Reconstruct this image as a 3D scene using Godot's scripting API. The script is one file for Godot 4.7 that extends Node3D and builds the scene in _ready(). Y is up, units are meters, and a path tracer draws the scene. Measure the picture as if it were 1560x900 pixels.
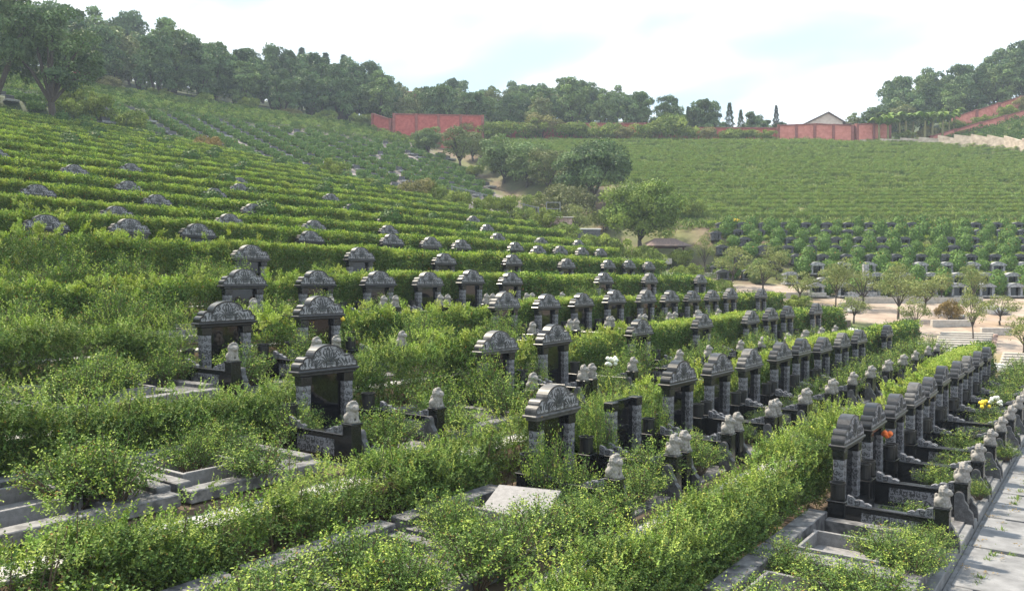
extends Node3D
# A hillside cemetery: terraced rows of black tombstones between privet hedges, a sandy plaza, terraced slopes and woods behind.
const EYE := 4.23
const SA := 0.593   # rows of the near hillside run along D = (SA, 0, -CA); uphill is U = (-CA, 0, -SA)
const CA := 0.805
const ROWS := 21
const ORD := ["first", "second", "third", "fourth", "fifth", "sixth", "seventh", "eighth", "ninth", "tenth", "eleventh", "twelfth", "thirteenth", "fourteenth", "fifteenth", "sixteenth", "seventeenth", "eighteenth", "nineteenth", "twentieth", "twenty-first", "twenty-second", "twenty-third", "twenty-fourth"]
var rng := RandomNumberGenerator.new()
var noise := FastNoiseLite.new()
var M := {}
var K := {}          # shared meshes
var taken := {}
var LV := PackedVector3Array()   # leaf faces being collected
var LC := PackedColorArray()
var prof := []
var zend := [[3.7, 34.0], [7.3, 39.5], [10.9, 42.0], [14.4, 45.0], [18.0, 46.5], [21.5, 49.0], [25.1, 52.0], [28.7, 56.4], [38.2, 66.0], [50.7, 71.6], [62.8, 78.0], [77.2, 80.0], [120.0, 80.0]]

func _ready() -> void:
	# ---------- camera, sky, sun, exposure
	var cam := Camera3D.new()
	cam.name = "camera"
	cam.fov = 39.6
	cam.far = 1500.0
	cam.position = Vector3(0, EYE, 0)
	cam.rotation_degrees = Vector3(-1.0, 0, 0)
	add_child(cam)
	var env := Environment.new()
	env.background_mode = Environment.BG_SKY
	env.sky = Sky.new()
	env.sky.sky_material = sky_material()
	env.background_energy_multiplier = 1.25
	env.tonemap_mode = Environment.TONE_MAPPER_LINEAR
	env.tonemap_exposure = 2.2
	env.fog_enabled = true
	env.fog_density = 0.0007
	env.fog_light_color = Color(0.86, 0.92, 1.0)
	env.sdfgi_enabled = true
	env.ssao_enabled = true
	env.ssil_enabled = true
	var we := WorldEnvironment.new()
	we.name = "world"
	we.environment = env
	add_child(we)
	var sun := DirectionalLight3D.new()
	sun.name = "sun"
	sun.light_color = Color(1.0, 0.95, 0.86)
	sun.light_energy = 1.6
	sun.light_angular_distance = 2.5
	sun.shadow_enabled = true
	add_child(sun)
	sun.look_at_from_position(Vector3(-0.44, 0.80, -0.38) * 50.0, Vector3.ZERO)
	# ---------- the place
	rng.seed = 20240611
	noise.seed = 5
	noise.frequency = 0.35
	make_profile()
	make_materials()
	make_leaf_meshes()
	ground()
	path()
	terraces()
	plots()
	hedges()
	near_shrubs()
	plaza()
	far_terraces()
	clipped_slope()
	walls_and_buildings()
	trees()
	small_details()

# ============================================================ small helpers
func R(a: float, b: float) -> float:
	return rng.randf_range(a, b)

func numbered(called: String) -> String:
	var n: int = taken.get(called, 0)
	taken[called] = n + 1
	return called if n == 0 else "%s_%03d" % [called, n]

func tag(o: Node3D, label: String, category: String, group := "", kind := "") -> void:
	if label: o.set_meta("label", label)
	if category: o.set_meta("category", category)
	if group: o.set_meta("group", group)
	if kind: o.set_meta("kind", kind)

func base(called: String, at: Vector3, turn := 0.0) -> Node3D:
	var o := Node3D.new()
	o.name = numbered(called)
	add_child(o)
	o.position = at
	o.rotation.y = turn
	return o

func part(called: String, mesh: Mesh, mat: Material, parent: Node3D, at := Vector3.ZERO, turn := 0.0) -> MeshInstance3D:
	var o := MeshInstance3D.new()
	o.name = called
	o.mesh = mesh
	o.material_override = null
	if mat: o.set_surface_override_material(0, mat)
	o.position = at
	o.rotation.y = turn
	parent.add_child(o, true)
	return o

func solo(called: String, mesh: Mesh, mat: Material, at := Vector3.ZERO, turn := 0.0) -> MeshInstance3D:
	return part(numbered(called), mesh, mat, self, at, turn)

func copy(o: Node3D) -> Node3D:
	var nm: String = String(o.name)
	var c: Node3D = o.duplicate()
	var rx := RegEx.create_from_string("_\\d{3}$")
	c.name = numbered(rx.sub(nm, ""))
	add_child(c)
	return c

func new_st() -> SurfaceTool:
	var st := SurfaceTool.new()
	st.begin(Mesh.PRIMITIVE_TRIANGLES)
	return st

func tri(st: SurfaceTool, a: Vector3, b: Vector3, c: Vector3, out: Vector3) -> void:
	var n := (b - a).cross(c - a)
	if n.length_squared() < 1e-14: return
	n = n.normalized()
	if n.dot(out) < 0.0: n = -n
	else:
		var q := b
		b = c
		c = q
	var m := n.abs()
	for p: Vector3 in [a, b, c]:
		st.set_normal(n)
		if m.x >= m.y and m.x >= m.z: st.set_uv(Vector2(p.z, -p.y))
		elif m.y >= m.z: st.set_uv(Vector2(p.x, p.z))
		else: st.set_uv(Vector2(p.x, -p.y))
		st.add_vertex(p)

func quad(st: SurfaceTool, a: Vector3, b: Vector3, c: Vector3, d: Vector3, out: Vector3) -> void:
	tri(st, a, b, c, out)
	tri(st, a, c, d, out)

func box(st: SurfaceTool, c: Vector3, s: Vector3, b := 0.006) -> void:   # a box with chamfered edges, 44 faces
	var h := s * 0.5
	b = minf(b, minf(h.x, minf(h.y, h.z)) * 0.6)
	for a in 3:
		var p := (a + 1) % 3
		var q := (a + 2) % 3
		for sg: float in [-1.0, 1.0]:
			var n := Vector3.ZERO
			n[a] = sg
			var v := []
			for e: Array in [[-1, -1], [1, -1], [1, 1], [-1, 1]]:
				var w := Vector3.ZERO
				w[a] = sg * h[a]
				w[p] = e[0] * (h[p] - b)
				w[q] = e[1] * (h[q] - b)
				v.append(c + w)
			quad(st, v[0], v[1], v[2], v[3], n)
			for sp: float in [-1.0, 1.0]:
				var e1 := Vector3.ZERO
				e1[a] = sg * h[a]
				e1[p] = sp * (h[p] - b)
				var e2 := Vector3.ZERO
				e2[a] = sg * (h[a] - b)
				e2[p] = sp * h[p]
				var f := Vector3.ZERO
				f[q] = h[q] - b
				var nn := Vector3.ZERO
				nn[a] = sg
				nn[p] = sp
				quad(st, c + e1 - f, c + e1 + f, c + e2 + f, c + e2 - f, nn)
	for x: float in [-1.0, 1.0]:
		for y: float in [-1.0, 1.0]:
			for z: float in [-1.0, 1.0]:
				tri(st, c + Vector3(x * h.x, y * (h.y - b), z * (h.z - b)), c + Vector3(x * (h.x - b), y * h.y, z * (h.z - b)), c + Vector3(x * (h.x - b), y * (h.y - b), z * h.z), Vector3(x, y, z))

func box_mesh(s: Vector3, b := 0.006, c := Vector3.ZERO) -> ArrayMesh:
	var st := new_st()
	box(st, c, s, b)
	return st.commit()

func prism(st: SurfaceTool, poly: PackedVector2Array, z0: float, z1: float) -> void:   # an outline in x, y pushed along z
	var idx := Geometry2D.triangulate_polygon(poly)
	for i in range(0, idx.size(), 3):
		for z: float in [z0, z1]:
			var o := Vector3(0, 0, 1) if z == maxf(z0, z1) else Vector3(0, 0, -1)
			tri(st, Vector3(poly[idx[i]].x, poly[idx[i]].y, z), Vector3(poly[idx[i + 1]].x, poly[idx[i + 1]].y, z), Vector3(poly[idx[i + 2]].x, poly[idx[i + 2]].y, z), o)
	var ccw := not Geometry2D.is_polygon_clockwise(poly)
	for i in poly.size():
		var a := poly[i]
		var b := poly[(i + 1) % poly.size()]
		var t := b - a
		var o2 := Vector3(t.y, -t.x, 0) if ccw else Vector3(-t.y, t.x, 0)
		quad(st, Vector3(a.x, a.y, z0), Vector3(b.x, b.y, z0), Vector3(b.x, b.y, z1), Vector3(a.x, a.y, z1), o2)

func tube(st: SurfaceTool, p0: Vector3, p1: Vector3, r0: float, r1: float, n := 7) -> void:
	var ax := (p1 - p0).normalized()
	var s := ax.cross(Vector3(0.3, 0.1, 0.95)).normalized()
	var t := ax.cross(s)
	for i in n:
		var a := TAU * i / n
		var b := TAU * (i + 1) / n
		var da := s * cos(a) + t * sin(a)
		var db := s * cos(b) + t * sin(b)
		quad(st, p0 + da * r0, p0 + db * r0, p1 + db * r1, p1 + da * r1, da + db)

func lathe(st: SurfaceTool, pr: Array, n := 14, at := Vector3.ZERO) -> void:   # pr: [radius, height] pairs from the bottom up
	for i in n:
		var a := TAU * i / n
		var b := TAU * (i + 1) / n
		var da := Vector3(cos(a), 0, sin(a))
		var db := Vector3(cos(b), 0, sin(b))
		for j in pr.size() - 1:
			var u := Vector3(0, pr[j][1], 0) + at
			var v := Vector3(0, pr[j + 1][1], 0) + at
			var o: Vector3 = (da + db) * (pr[j + 1][1] - pr[j][1] + 1e-5) + Vector3(0, pr[j][0] - pr[j + 1][0], 0)
			quad(st, u + da * pr[j][0], u + db * pr[j][0], v + db * pr[j + 1][0], v + da * pr[j + 1][0], o)

func nets(field: Callable, lo: Vector3, hi: Vector3, cell: float) -> ArrayMesh:   # surface nets
	var n := Vector3i(((hi - lo) / cell).ceil()) + Vector3i.ONE
	var f := PackedFloat32Array()
	f.resize(n.x * n.y * n.z)
	for z in n.z:
		for y in n.y:
			for x in n.x:
				f[(z * n.y + y) * n.x + x] = field.call(lo + Vector3(x, y, z) * cell)
	var vid := {}
	var vs := PackedVector3Array()
	for z in n.z - 1:
		for y in n.y - 1:
			for x in n.x - 1:
				var sum := Vector3.ZERO
				var cnt := 0
				for e: Array in [[0, 0, 0, 0], [0, 1, 0, 0], [0, 0, 1, 0], [0, 1, 1, 0], [0, 0, 0, 1], [1, 0, 0, 1], [0, 0, 1, 1], [1, 0, 1, 1], [0, 0, 0, 2], [1, 0, 0, 2], [0, 1, 0, 2], [1, 1, 0, 2]]:
					var p := Vector3i(x, y, z)
					if e[3] == 0: p += Vector3i(0, e[1], e[2])
					elif e[3] == 1: p += Vector3i(e[0], 0, e[2])
					else: p += Vector3i(e[0], e[1], 0)
					var q := p
					q[e[3]] += 1
					var a := f[(p.z * n.y + p.y) * n.x + p.x]
					var b := f[(q.z * n.y + q.y) * n.x + q.x]
					if (a < 0.0) != (b < 0.0):
						sum += Vector3(p).lerp(Vector3(q), a / (a - b))
						cnt += 1
				if cnt:
					vid[Vector3i(x, y, z)] = vs.size()
					vs.append(lo + sum / cnt * cell)
	var st := new_st()
	st.set_smooth_group(0)
	for key: Vector3i in vid:
		for ax in 3:
			var q := key
			q[ax] += 1
			if q[ax] >= n[ax]: continue
			var a := f[(key.z * n.y + key.y) * n.x + key.x]
			var b := f[(q.z * n.y + q.y) * n.x + q.x]
			if (a < 0.0) == (b < 0.0): continue
			var d1 := Vector3i.ZERO
			var d2 := Vector3i.ZERO
			d1[(ax + 1) % 3] = 1
			d2[(ax + 2) % 3] = 1
			var ks := [key - d1 - d2, key - d2, key, key - d1]
			if not ks.all(func(k): return vid.has(k)): continue
			var v := ks.map(func(k): return vs[vid[k]])
			if a < 0.0: v.reverse()
			for i: int in [0, 1, 2, 0, 2, 3]:
				st.set_smooth_group(0)
				st.add_vertex(v[i])
	st.index()
	st.generate_normals()
	return st.commit()

func lin(x: float, p: Array) -> float:
	if x <= p[0][0]: return p[0][1]
	for i in p.size() - 1:
		if x <= p[i + 1][0]:
			return lerpf(p[i][1], p[i + 1][1], (x - p[i][0]) / (p[i + 1][0] - p[i][0]))
	return p[-1][1]

# ============================================================ lie of the land
func row_u(k: int) -> float:
	return 3.74 + 3.56 * k

func row_y(k: int) -> float:   # level of the plots of row k
	var h: float = [2.48, 1.82, 1.19, 0.5, -0.2, -1.0, -1.83, -2.58][k] if k < 8 else -2.58 - 0.9 * (k - 7)
	return EYE - h - 1.55

func make_profile() -> void:
	prof = [[1.9, 0.0], [2.1, 0.0]]
	for k in ROWS: prof.append([row_u(k), row_y(k)])
	prof.append([row_u(20) + 40.0, row_y(20) + 4.0])

func H(x: float, z: float) -> float:
	var d := -z
	var u := -CA * x + SA * d
	var ya := lin(u, prof)
	var over := d - lin(u, zend)
	if over <= 0.0: return ya
	var v := -0.07 + 0.14345 * (d - 34.0) + 0.28 * maxf(0, 14.0 - x) - 0.25 * maxf(0, d - 75.0)
	var dl := (x - 1.6) * -0.932 + (d - 100.0) * -0.362
	var c := EYE - 1.0 + 0.3 * (minf(d, 140.0) - 57.0) + (0.25 if x < 30.0 else 0.1) * maxf(0, minf(d, 200.0) - 140.0) - 0.45 * maxf(0, dl + 6.0)
	c += 0.3 * maxf(0, minf(x, 120.0) - 70.0) * clampf((d - 112.0) / 25.0, 0, 1)
	var ub := -0.669 * x + 0.743 * d
	var b := EYE + 9.3 + 0.35 * (minf(ub, 120.0) - 73.5) + 0.26 * maxf(0, minf(ub, 200.0) - 120.0) - 0.45 * maxf(0, -dl - 2.0)
	var r := maxf(maxf(ya - 0.35 * over, v), maxf(b, c))
	return lerpf(ya, r, minf(1.0, over / 4.0))

func at_row(u: float, d: float, y := 0.0) -> Vector3:   # point of the near hillside at u metres uphill and d metres in front of the camera
	return Vector3((SA * d - u) / CA, y, -d)

func G(x: float, z: float, dy := 0.0) -> Vector3:
	return Vector3(x, H(x, z) + dy, z)

# ============================================================ materials
func mat(called: String, c: Color, rough := 0.8, tex: Texture2D = null, scale := 1.0) -> StandardMaterial3D:
	var m := StandardMaterial3D.new()
	m.resource_name = called
	m.albedo_color = c.linear_to_srgb()
	m.roughness = rough
	if tex:
		m.albedo_texture = tex
		m.uv1_scale = Vector3.ONE * scale
	M[called] = m
	return m

func leaf_mat(called: String, back: Color) -> void:
	var m := mat(called, Color(1, 1, 1), 0.62)
	m.vertex_color_use_as_albedo = true
	m.backlight_enabled = true
	m.backlight = back.linear_to_srgb()
	m.metallic_specular = 0.3
	m.cull_mode = BaseMaterial3D.CULL_DISABLED

func speckle(n: int, lo: float, hi: float, grains: int, tint: Color, sd: int, blotch := 0.12) -> ImageTexture:
	var r := RandomNumberGenerator.new()
	r.seed = sd
	var fn := FastNoiseLite.new()
	fn.seed = sd
	fn.frequency = 5.0 / n
	fn.fractal_octaves = 5
	var im := Image.create(n, n, false, Image.FORMAT_RGB8)
	for y in n:
		for x in n:
			var w := fn.get_noise_2d(x, y) * blotch
			var g := clampf(lo + (hi - lo) * (r.randf() ** grains) + w * lo * 2.0, 0, 1)
			im.set_pixel(x, y, Color(g * tint.r, g * tint.g, g * tint.b))
	return ImageTexture.create_from_image(im)

func carved(w: int, h: int, cells_x: int, cells_y: int, sd: int, density: float) -> ImageTexture:   # pale ground with dark scrolls, as cut into the granite
	var r := RandomNumberGenerator.new()
	r.seed = sd
	var fn := FastNoiseLite.new()
	fn.seed = sd
	fn.frequency = 0.06
	var im := Image.create(w, h, false, Image.FORMAT_RGB8)
	var cs := []
	for j in cells_y:
		for i in cells_x:
			cs.append([(i + r.randf_range(0.3, 0.7)) * w / cells_x, (j + r.randf_range(0.35, 0.65)) * h / cells_y, r.randf_range(0, TAU), 1.0 if r.randf() < 0.5 else -1.0, r.randf_range(0.75, 1.15)])
	var rad := 0.62 * minf(float(w) / cells_x, float(h) / cells_y)
	for y in h:
		for x in w:
			var g := 0.72 + 0.06 * fn.get_noise_2d(x * 3.0, y * 3.0) + r.randf_range(-0.07, 0.07)
			for c: Array in cs:
				var dx: float = x - c[0]
				var dy: float = y - c[1]
				if absf(dy) > h * 0.5: dy -= signf(dy) * h
				var q: float = sqrt(dx * dx + dy * dy) / (rad * c[4])
				if q < 1.0:
					var s: float = sin(atan2(dy, dx) * c[3] + q * 6.0 + c[2] + fn.get_noise_2d(x, y) * 4.0)
					if s > density - 0.5 * (1.0 - q): g = minf(g, 0.2 + r.randf_range(0, 0.08))
			if fn.get_noise_2d(x * 2.2 + 500.0, y * 1.3) > 0.42: g = minf(g, 0.24)
			im.set_pixel(x, y, Color(g, g, g * 1.02))
	return ImageTexture.create_from_image(im)

func cloud_tex(lo: Color, hi: Color, n: int, freq: float, sd: int, contrast := 1.2) -> ImageTexture:
	var fn := FastNoiseLite.new()
	fn.seed = sd
	fn.frequency = freq / n
	fn.fractal_octaves = 6
	fn.fractal_gain = 0.62
	var im := fn.get_seamless_image(n, n, false, false, 0.2)
	var r := RandomNumberGenerator.new()
	r.seed = sd
	var out := Image.create(n, n, false, Image.FORMAT_RGB8)
	for y in n:
		for x in n:
			var g := clampf(0.5 + (im.get_pixel(x, y).r - 0.5) * contrast + r.randf_range(-0.08, 0.08), 0, 1)
			out.set_pixel(x, y, lo.lerp(hi, g).linear_to_srgb())
	return ImageTexture.create_from_image(out)

func tri_mat(called: String, tex: Texture2D, per_metre: float, rough := 0.9) -> StandardMaterial3D:
	var m := mat(called, Color(1, 1, 1), rough, tex, per_metre)
	m.uv1_triplanar = true
	m.uv1_world_triplanar = true
	return m

func make_materials() -> void:
	var dark := speckle(256, 0.07, 0.28, 6, Color(0.96, 0.97, 1.04), 11)
	mat("granite", Color(1, 1, 1), 0.24, dark, 2.2)
	mat("granite_matte", Color(1, 1, 1), 0.5, speckle(256, 0.2, 0.5, 3, Color(0.98, 0.98, 1.02), 12, 0.3), 1.6)
	mat("granite_worn", Color(1, 1, 1), 0.6, cloud_tex(Color(0.045, 0.045, 0.05), Color(0.2, 0.195, 0.2), 256, 5.0, 13, 1.7), 0.7)
	mat("tablet", Color(0.004, 0.004, 0.006), 0.05)
	mat("gold", Color(0.35, 0.24, 0.07), 0.4)
	mat("cap_stone", Color(1, 1, 1), 0.33, speckle(256, 0.13, 0.34, 4, Color(0.98, 0.97, 1.03), 14, 0.3), 2.0)
	mat("cap_stone_dusty", Color(1, 1, 1), 0.5, cloud_tex(Color(0.028, 0.028, 0.03), Color(0.10, 0.096, 0.095), 256, 5.0, 44, 1.6), 0.9)
	mat("cap_stone_dark", Color(0.8, 0.8, 0.82), 0.28, dark, 2.0)
	mat("carved_face", Color(0.6, 0.6, 0.62), 0.6, carved(256, 256, 3, 3, 21, 0.45), 2.2)
	mat("carved_column", Color(0.42, 0.42, 0.44), 0.6, carved(192, 576, 2, 5, 22, 0.2), 1.0).uv1_scale = Vector3(1.0 / 0.19, 1.0 / 0.57, 1)
	M["carved_column"].uv1_offset = Vector3(0.5, 0, 0)
	mat("carved_panel", Color(0.36, 0.36, 0.38), 0.6, carved(384, 128, 7, 2, 23, 0.2), 1.0).uv1_scale = Vector3(1.3, 3.2, 1)
	mat("carving", Color(0.05, 0.055, 0.06), 0.5)
	mat("lion_stone", Color(0.58, 0.58, 0.58), 0.9, cloud_tex(Color(0.24, 0.225, 0.205), Color(0.56, 0.53, 0.50), 128, 6.0, 15), 3.0).uv1_triplanar = true
	mat("vault_stone", Color(0.85, 0.85, 0.86), 0.7, speckle(256, 0.44, 0.6, 1, Color(1.0, 0.985, 0.99), 16, 0.08), 2.0)
	tri_mat("paving", cloud_tex(Color(0.132, 0.132, 0.134), Color(0.264, 0.264, 0.267), 512, 5.0, 17, 1.4), 0.33, 0.75)
	tri_mat("walkway", cloud_tex(Color(0.240, 0.232, 0.224), Color(0.464, 0.456, 0.448), 512, 6.0, 18, 1.4), 0.5, 0.85)
	tri_mat("kerb", cloud_tex(Color(0.09, 0.09, 0.095), Color(0.22, 0.22, 0.225), 256, 6.0, 19), 0.5, 0.7)
	tri_mat("soil", cloud_tex(Color(0.05, 0.035, 0.022), Color(0.17, 0.12, 0.08), 256, 9.0, 20), 0.5, 0.95)
	tri_mat("pale_stone", cloud_tex(Color(0.336, 0.304, 0.272), Color(0.528, 0.488, 0.440), 256, 7.0, 24), 0.4, 0.9)
	tri_mat("red_wall", cloud_tex(Color(0.33, 0.065, 0.055), Color(0.52, 0.145, 0.125), 512, 9.0, 25, 1.3), 0.12, 0.9)
	tri_mat("red_trim", cloud_tex(Color(0.20, 0.06, 0.055), Color(0.34, 0.13, 0.11), 256, 9.0, 36, 1.3), 0.2, 0.9)
	tri_mat("red_wall_pale_lit", cloud_tex(Color(0.50, 0.15, 0.12), Color(0.72, 0.29, 0.24), 512, 9.0, 26, 1.3), 0.12, 0.9)  # the red wall again, with sunlit brightness put into the colour
	tri_mat("retaining", cloud_tex(Color(0.34, 0.26, 0.2), Color(0.70, 0.58, 0.48), 512, 9.0, 27, 1.5), 0.15, 0.95)
	tri_mat("grey_granite", speckle(128, 0.42, 0.66, 1, Color(1, 1, 1.01), 28, 0.3), 1.0, 0.7)
	tri_mat("dark_grey_granite", speckle(128, 0.22, 0.44, 2, Color(1, 1, 1.05), 29, 0.3), 1.0, 0.6)
	tri_mat("red_wood", cloud_tex(Color(0.05, 0.014, 0.010), Color(0.12, 0.035, 0.025), 128, 6.0, 30), 0.8, 0.7)
	tri_mat("roof_tile", cloud_tex(Color(0.10, 0.07, 0.06), Color(0.22, 0.15, 0.13), 128, 6.0, 31), 0.8, 0.8)
	tri_mat("plaster", cloud_tex(Color(0.58, 0.46, 0.40), Color(0.78, 0.66, 0.59), 256, 5.0, 32), 0.2, 0.9)
	tri_mat("ruin_stone", cloud_tex(Color(0.22, 0.15, 0.13), Color(0.58, 0.42, 0.37), 256, 9.0, 33, 1.6), 0.35, 0.95)
	tri_mat("bark", cloud_tex(Color(0.03, 0.024, 0.02), Color(0.10, 0.08, 0.065), 128, 8.0, 34), 1.2, 0.95)
	mat("twig", Color(0.10, 0.07, 0.045), 0.9)
	mat("metal", Color(0.20, 0.21, 0.22), 0.5)
	mat("white_paint", Color(0.72, 0.71, 0.69), 0.7)
	mat("glass_dark", Color(0.02, 0.022, 0.026), 0.15)
	mat("flower_yellow", Color(0.75, 0.55, 0.03), 0.7)
	mat("flower_orange", Color(0.75, 0.16, 0.03), 0.7)
	mat("flower_white", Color(0.7, 0.72, 0.62), 0.7)
	mat("pot", Color(1, 1, 1), 0.4, dark, 3.0)
	leaf_mat("leaf", Color(0.20, 0.28, 0.04))
	leaf_mat("tree_leaf", Color(0.09, 0.13, 0.025))
	var g := tri_mat("earth", cloud_tex(Color(0.55, 0.55, 0.55), Color(1, 1, 1), 512, 10.0, 35, 1.5), 0.09, 0.95)
	g.vertex_color_use_as_albedo = true

func sky_material() -> PanoramaSkyMaterial:   # thin bright cloud with pale blue openings, everywhere alike
	var w := 1024
	var h := 512
	var fn := FastNoiseLite.new()
	fn.seed = 41
	fn.frequency = 1.1
	fn.fractal_octaves = 7
	fn.fractal_gain = 0.55
	var im := Image.create(w, h, false, Image.FORMAT_RGBF)
	for y in h:
		var el := PI * (0.5 - (y + 0.5) / h)
		for x in w:
			var az := TAU * (x + 0.5) / w - 0.25
			var d := Vector3(cos(el) * sin(az), sin(el), cos(el) * cos(az))
			var e := maxf(d.y, 0.0)
			var s := d / (e + 0.22)
			var n := fn.get_noise_3d(s.x * 0.8, s.y * 0.5, s.z * 1.3 + s.x * 0.35)
			var cover := smoothstep(-0.3, 0.4, n + 0.05 * (1.0 - e))
			var blue := Color(0.32, 0.42, 0.47).lerp(Color(0.20, 0.33, 0.48), e)
			var c := blue.lerp(Color(0.60, 0.62, 0.64), cover)
			im.set_pixel(x, y, Color(c.r, c.g, c.b))
	var p := PanoramaSkyMaterial.new()
	p.panorama = ImageTexture.create_from_image(im)
	return p

# ============================================================ leaves
func leaf(p: Vector3, dir: Vector3, nrm: Vector3, l: float, w: float, c: Color) -> void:
	var s := dir.cross(nrm)
	if s.length_squared() < 1e-6: s = dir.cross(Vector3(0.3, 0.9, 0.2))
	s = s.normalized() * w * 0.5
	var n := s.cross(dir).normalized() * w * 0.22
	var m := p + dir * l * 0.45
	LV.append(p); LV.append(m + s + n); LV.append(p + dir * l)
	LV.append(p); LV.append(p + dir * l); LV.append(m - s + n)
	for i in 6: LC.append(c)

func tuft(p: Vector3, out: Vector3, loose: float, l: float, ratio: float, c: Color) -> void:   # a leaf that lies about along the outside of a crown
	var n := (out + rdir() * loose).normalized()
	var d := rdir()
	d = (d - n * d.dot(n) + out * 0.15).normalized()
	leaf(p, d, n, l, l * ratio, c)

func leaf_mesh() -> ArrayMesh:
	var a := []
	a.resize(Mesh.ARRAY_MAX)
	a[Mesh.ARRAY_VERTEX] = LV
	a[Mesh.ARRAY_COLOR] = LC
	var m := ArrayMesh.new()
	m.add_surface_from_arrays(Mesh.PRIMITIVE_TRIANGLES, a)
	LV = PackedVector3Array()
	LC = PackedColorArray()
	return m

func rdir() -> Vector3:
	var z := R(-1, 1)
	var a := R(0, TAU)
	var q := sqrt(1.0 - z * z)
	return Vector3(q * cos(a), z, q * sin(a))

func green(a: Color, b: Color, v := 0.22) -> Color:
	var c := a.lerp(b, rng.randf())
	var k := 1.0 + R(-v, v)
	if rng.randf() < 0.018: c = Color(0.26, 0.15, 0.04)
	return Color(c.r * k, c.g * k, c.b * k)

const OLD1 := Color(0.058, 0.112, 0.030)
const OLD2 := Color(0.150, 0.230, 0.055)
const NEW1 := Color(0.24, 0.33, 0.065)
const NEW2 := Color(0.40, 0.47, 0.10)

func clump(n: int, rad: float, l: float, a: Color, b: Color, flat := 1.0) -> ArrayMesh:
	for i in n:
		var d := rdir()
		var p := d * rad * (0.35 + 0.65 * sqrt(rng.randf()))
		p.y *= flat
		var dir := (d * 0.7 + rdir() + Vector3(0, 0.35, 0)).normalized()
		leaf(p, dir, (Vector3(0, 1.2, 0) + rdir()).normalized(), l * R(0.7, 1.25), l * R(0.45, 0.62), green(a, b))
	return leaf_mesh()

func sprig(stems: int, per: int, length: float, l: float, a: Color, b: Color, spread: float) -> ArrayMesh:   # shoots with leaves set along them
	for s in stems:
		var dir := (Vector3(R(-1, 1) * spread, 1.0, R(-1, 1) * spread)).normalized()
		var p := Vector3(R(-1, 1), R(-0.5, 0.2), R(-1, 1)) * length * 0.3
		var ln := length * R(0.6, 1.15)
		var bend := rdir() * 0.3
		for i in per:
			var q := float(i + 1) / per
			var o := p + dir * ln * q + bend * ln * q * q * 0.5
			var side := rdir()
			side = (side - dir * side.dot(dir)).normalized()
			leaf(o, (side + dir * 0.55 * (0.4 + q)).normalized(), (dir + Vector3(0, 0.6, 0) + rdir() * 0.5).normalized(), l * R(0.6, 1.35) * (1.1 - 0.35 * q), l * R(0.48, 0.62), green(a, b).lerp(green(NEW1, NEW2), 0.3 if rng.randf() < 0.3 else 0.0))
	return leaf_mesh()

func make_leaf_meshes() -> void:
	K.near = [sprig(5, 17, 0.24, 0.036, OLD1, OLD2, 0.9), sprig(6, 16, 0.24, 0.036, OLD1, OLD2, 1.3), sprig(5, 14, 0.28, 0.043, OLD1, OLD2, 1.0)]
	K.near_new = [sprig(4, 17, 0.25, 0.034, NEW1, NEW2, 0.55), sprig(4, 17, 0.24, 0.034, OLD2, NEW1, 0.65), sprig(5, 15, 0.2, 0.036, OLD2, NEW1, 0.9)]
	K.mid = [clump(95, 0.2, 0.05, OLD1, OLD2), clump(95, 0.2, 0.05, OLD1, OLD2)]
	K.mid_new = [sprig(8, 12, 0.22, 0.048, NEW1, NEW2, 0.7)]
	K.far = [clump(85, 0.28, 0.095, OLD1, OLD2)]
	K.far_new = [clump(75, 0.26, 0.09, NEW1, NEW2, 0.5)]
	K.slope_lit = [clump(75, 0.27, 0.095, Color(0.16, 0.24, 0.062), Color(0.28, 0.35, 0.095), 0.5)]  # brighter leaf colour that stands for sunlit hedge tops
	K.vfar = [clump(60, 0.42, 0.2, OLD1, OLD2)]
	K.vfar_lit_new = [clump(46, 0.36, 0.18, Color(0.19, 0.27, 0.07), Color(0.32, 0.39, 0.11), 0.5)]

func spray(called: String, meshes: Array, places: Array, parent: Node3D, origin: Vector3, m := "leaf") -> void:   # leaf sprigs of one plant
	for v in meshes.size():
		var mine := []
		for i in range(v, places.size(), meshes.size()): mine.append(places[i])
		if mine.is_empty(): continue
		var mm := MultiMesh.new()
		mm.transform_format = MultiMesh.TRANSFORM_3D
		mm.use_colors = true
		mm.mesh = meshes[v]
		mm.instance_count = mine.size()
		for i in mine.size():
			var s: float = mine[i][1]
			var bs := Basis(Vector3.UP, R(0, TAU)) * Basis(Vector3.RIGHT, R(-0.5, 0.5)) * Basis(Vector3.BACK, R(-0.5, 0.5))
			mm.set_instance_transform(i, Transform3D(bs.scaled(Vector3.ONE * s), mine[i][0] - origin))
			var k := R(0.8, 1.2)
			mm.set_instance_color(i, Color(k * R(0.9, 1.15), k, k * R(0.85, 1.1)))
		var o := MultiMeshInstance3D.new()
		o.name = called
		o.multimesh = mm
		o.material_override = M[m]
		parent.add_child(o, true)
		o.set_meta("kind", "stuff")

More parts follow.
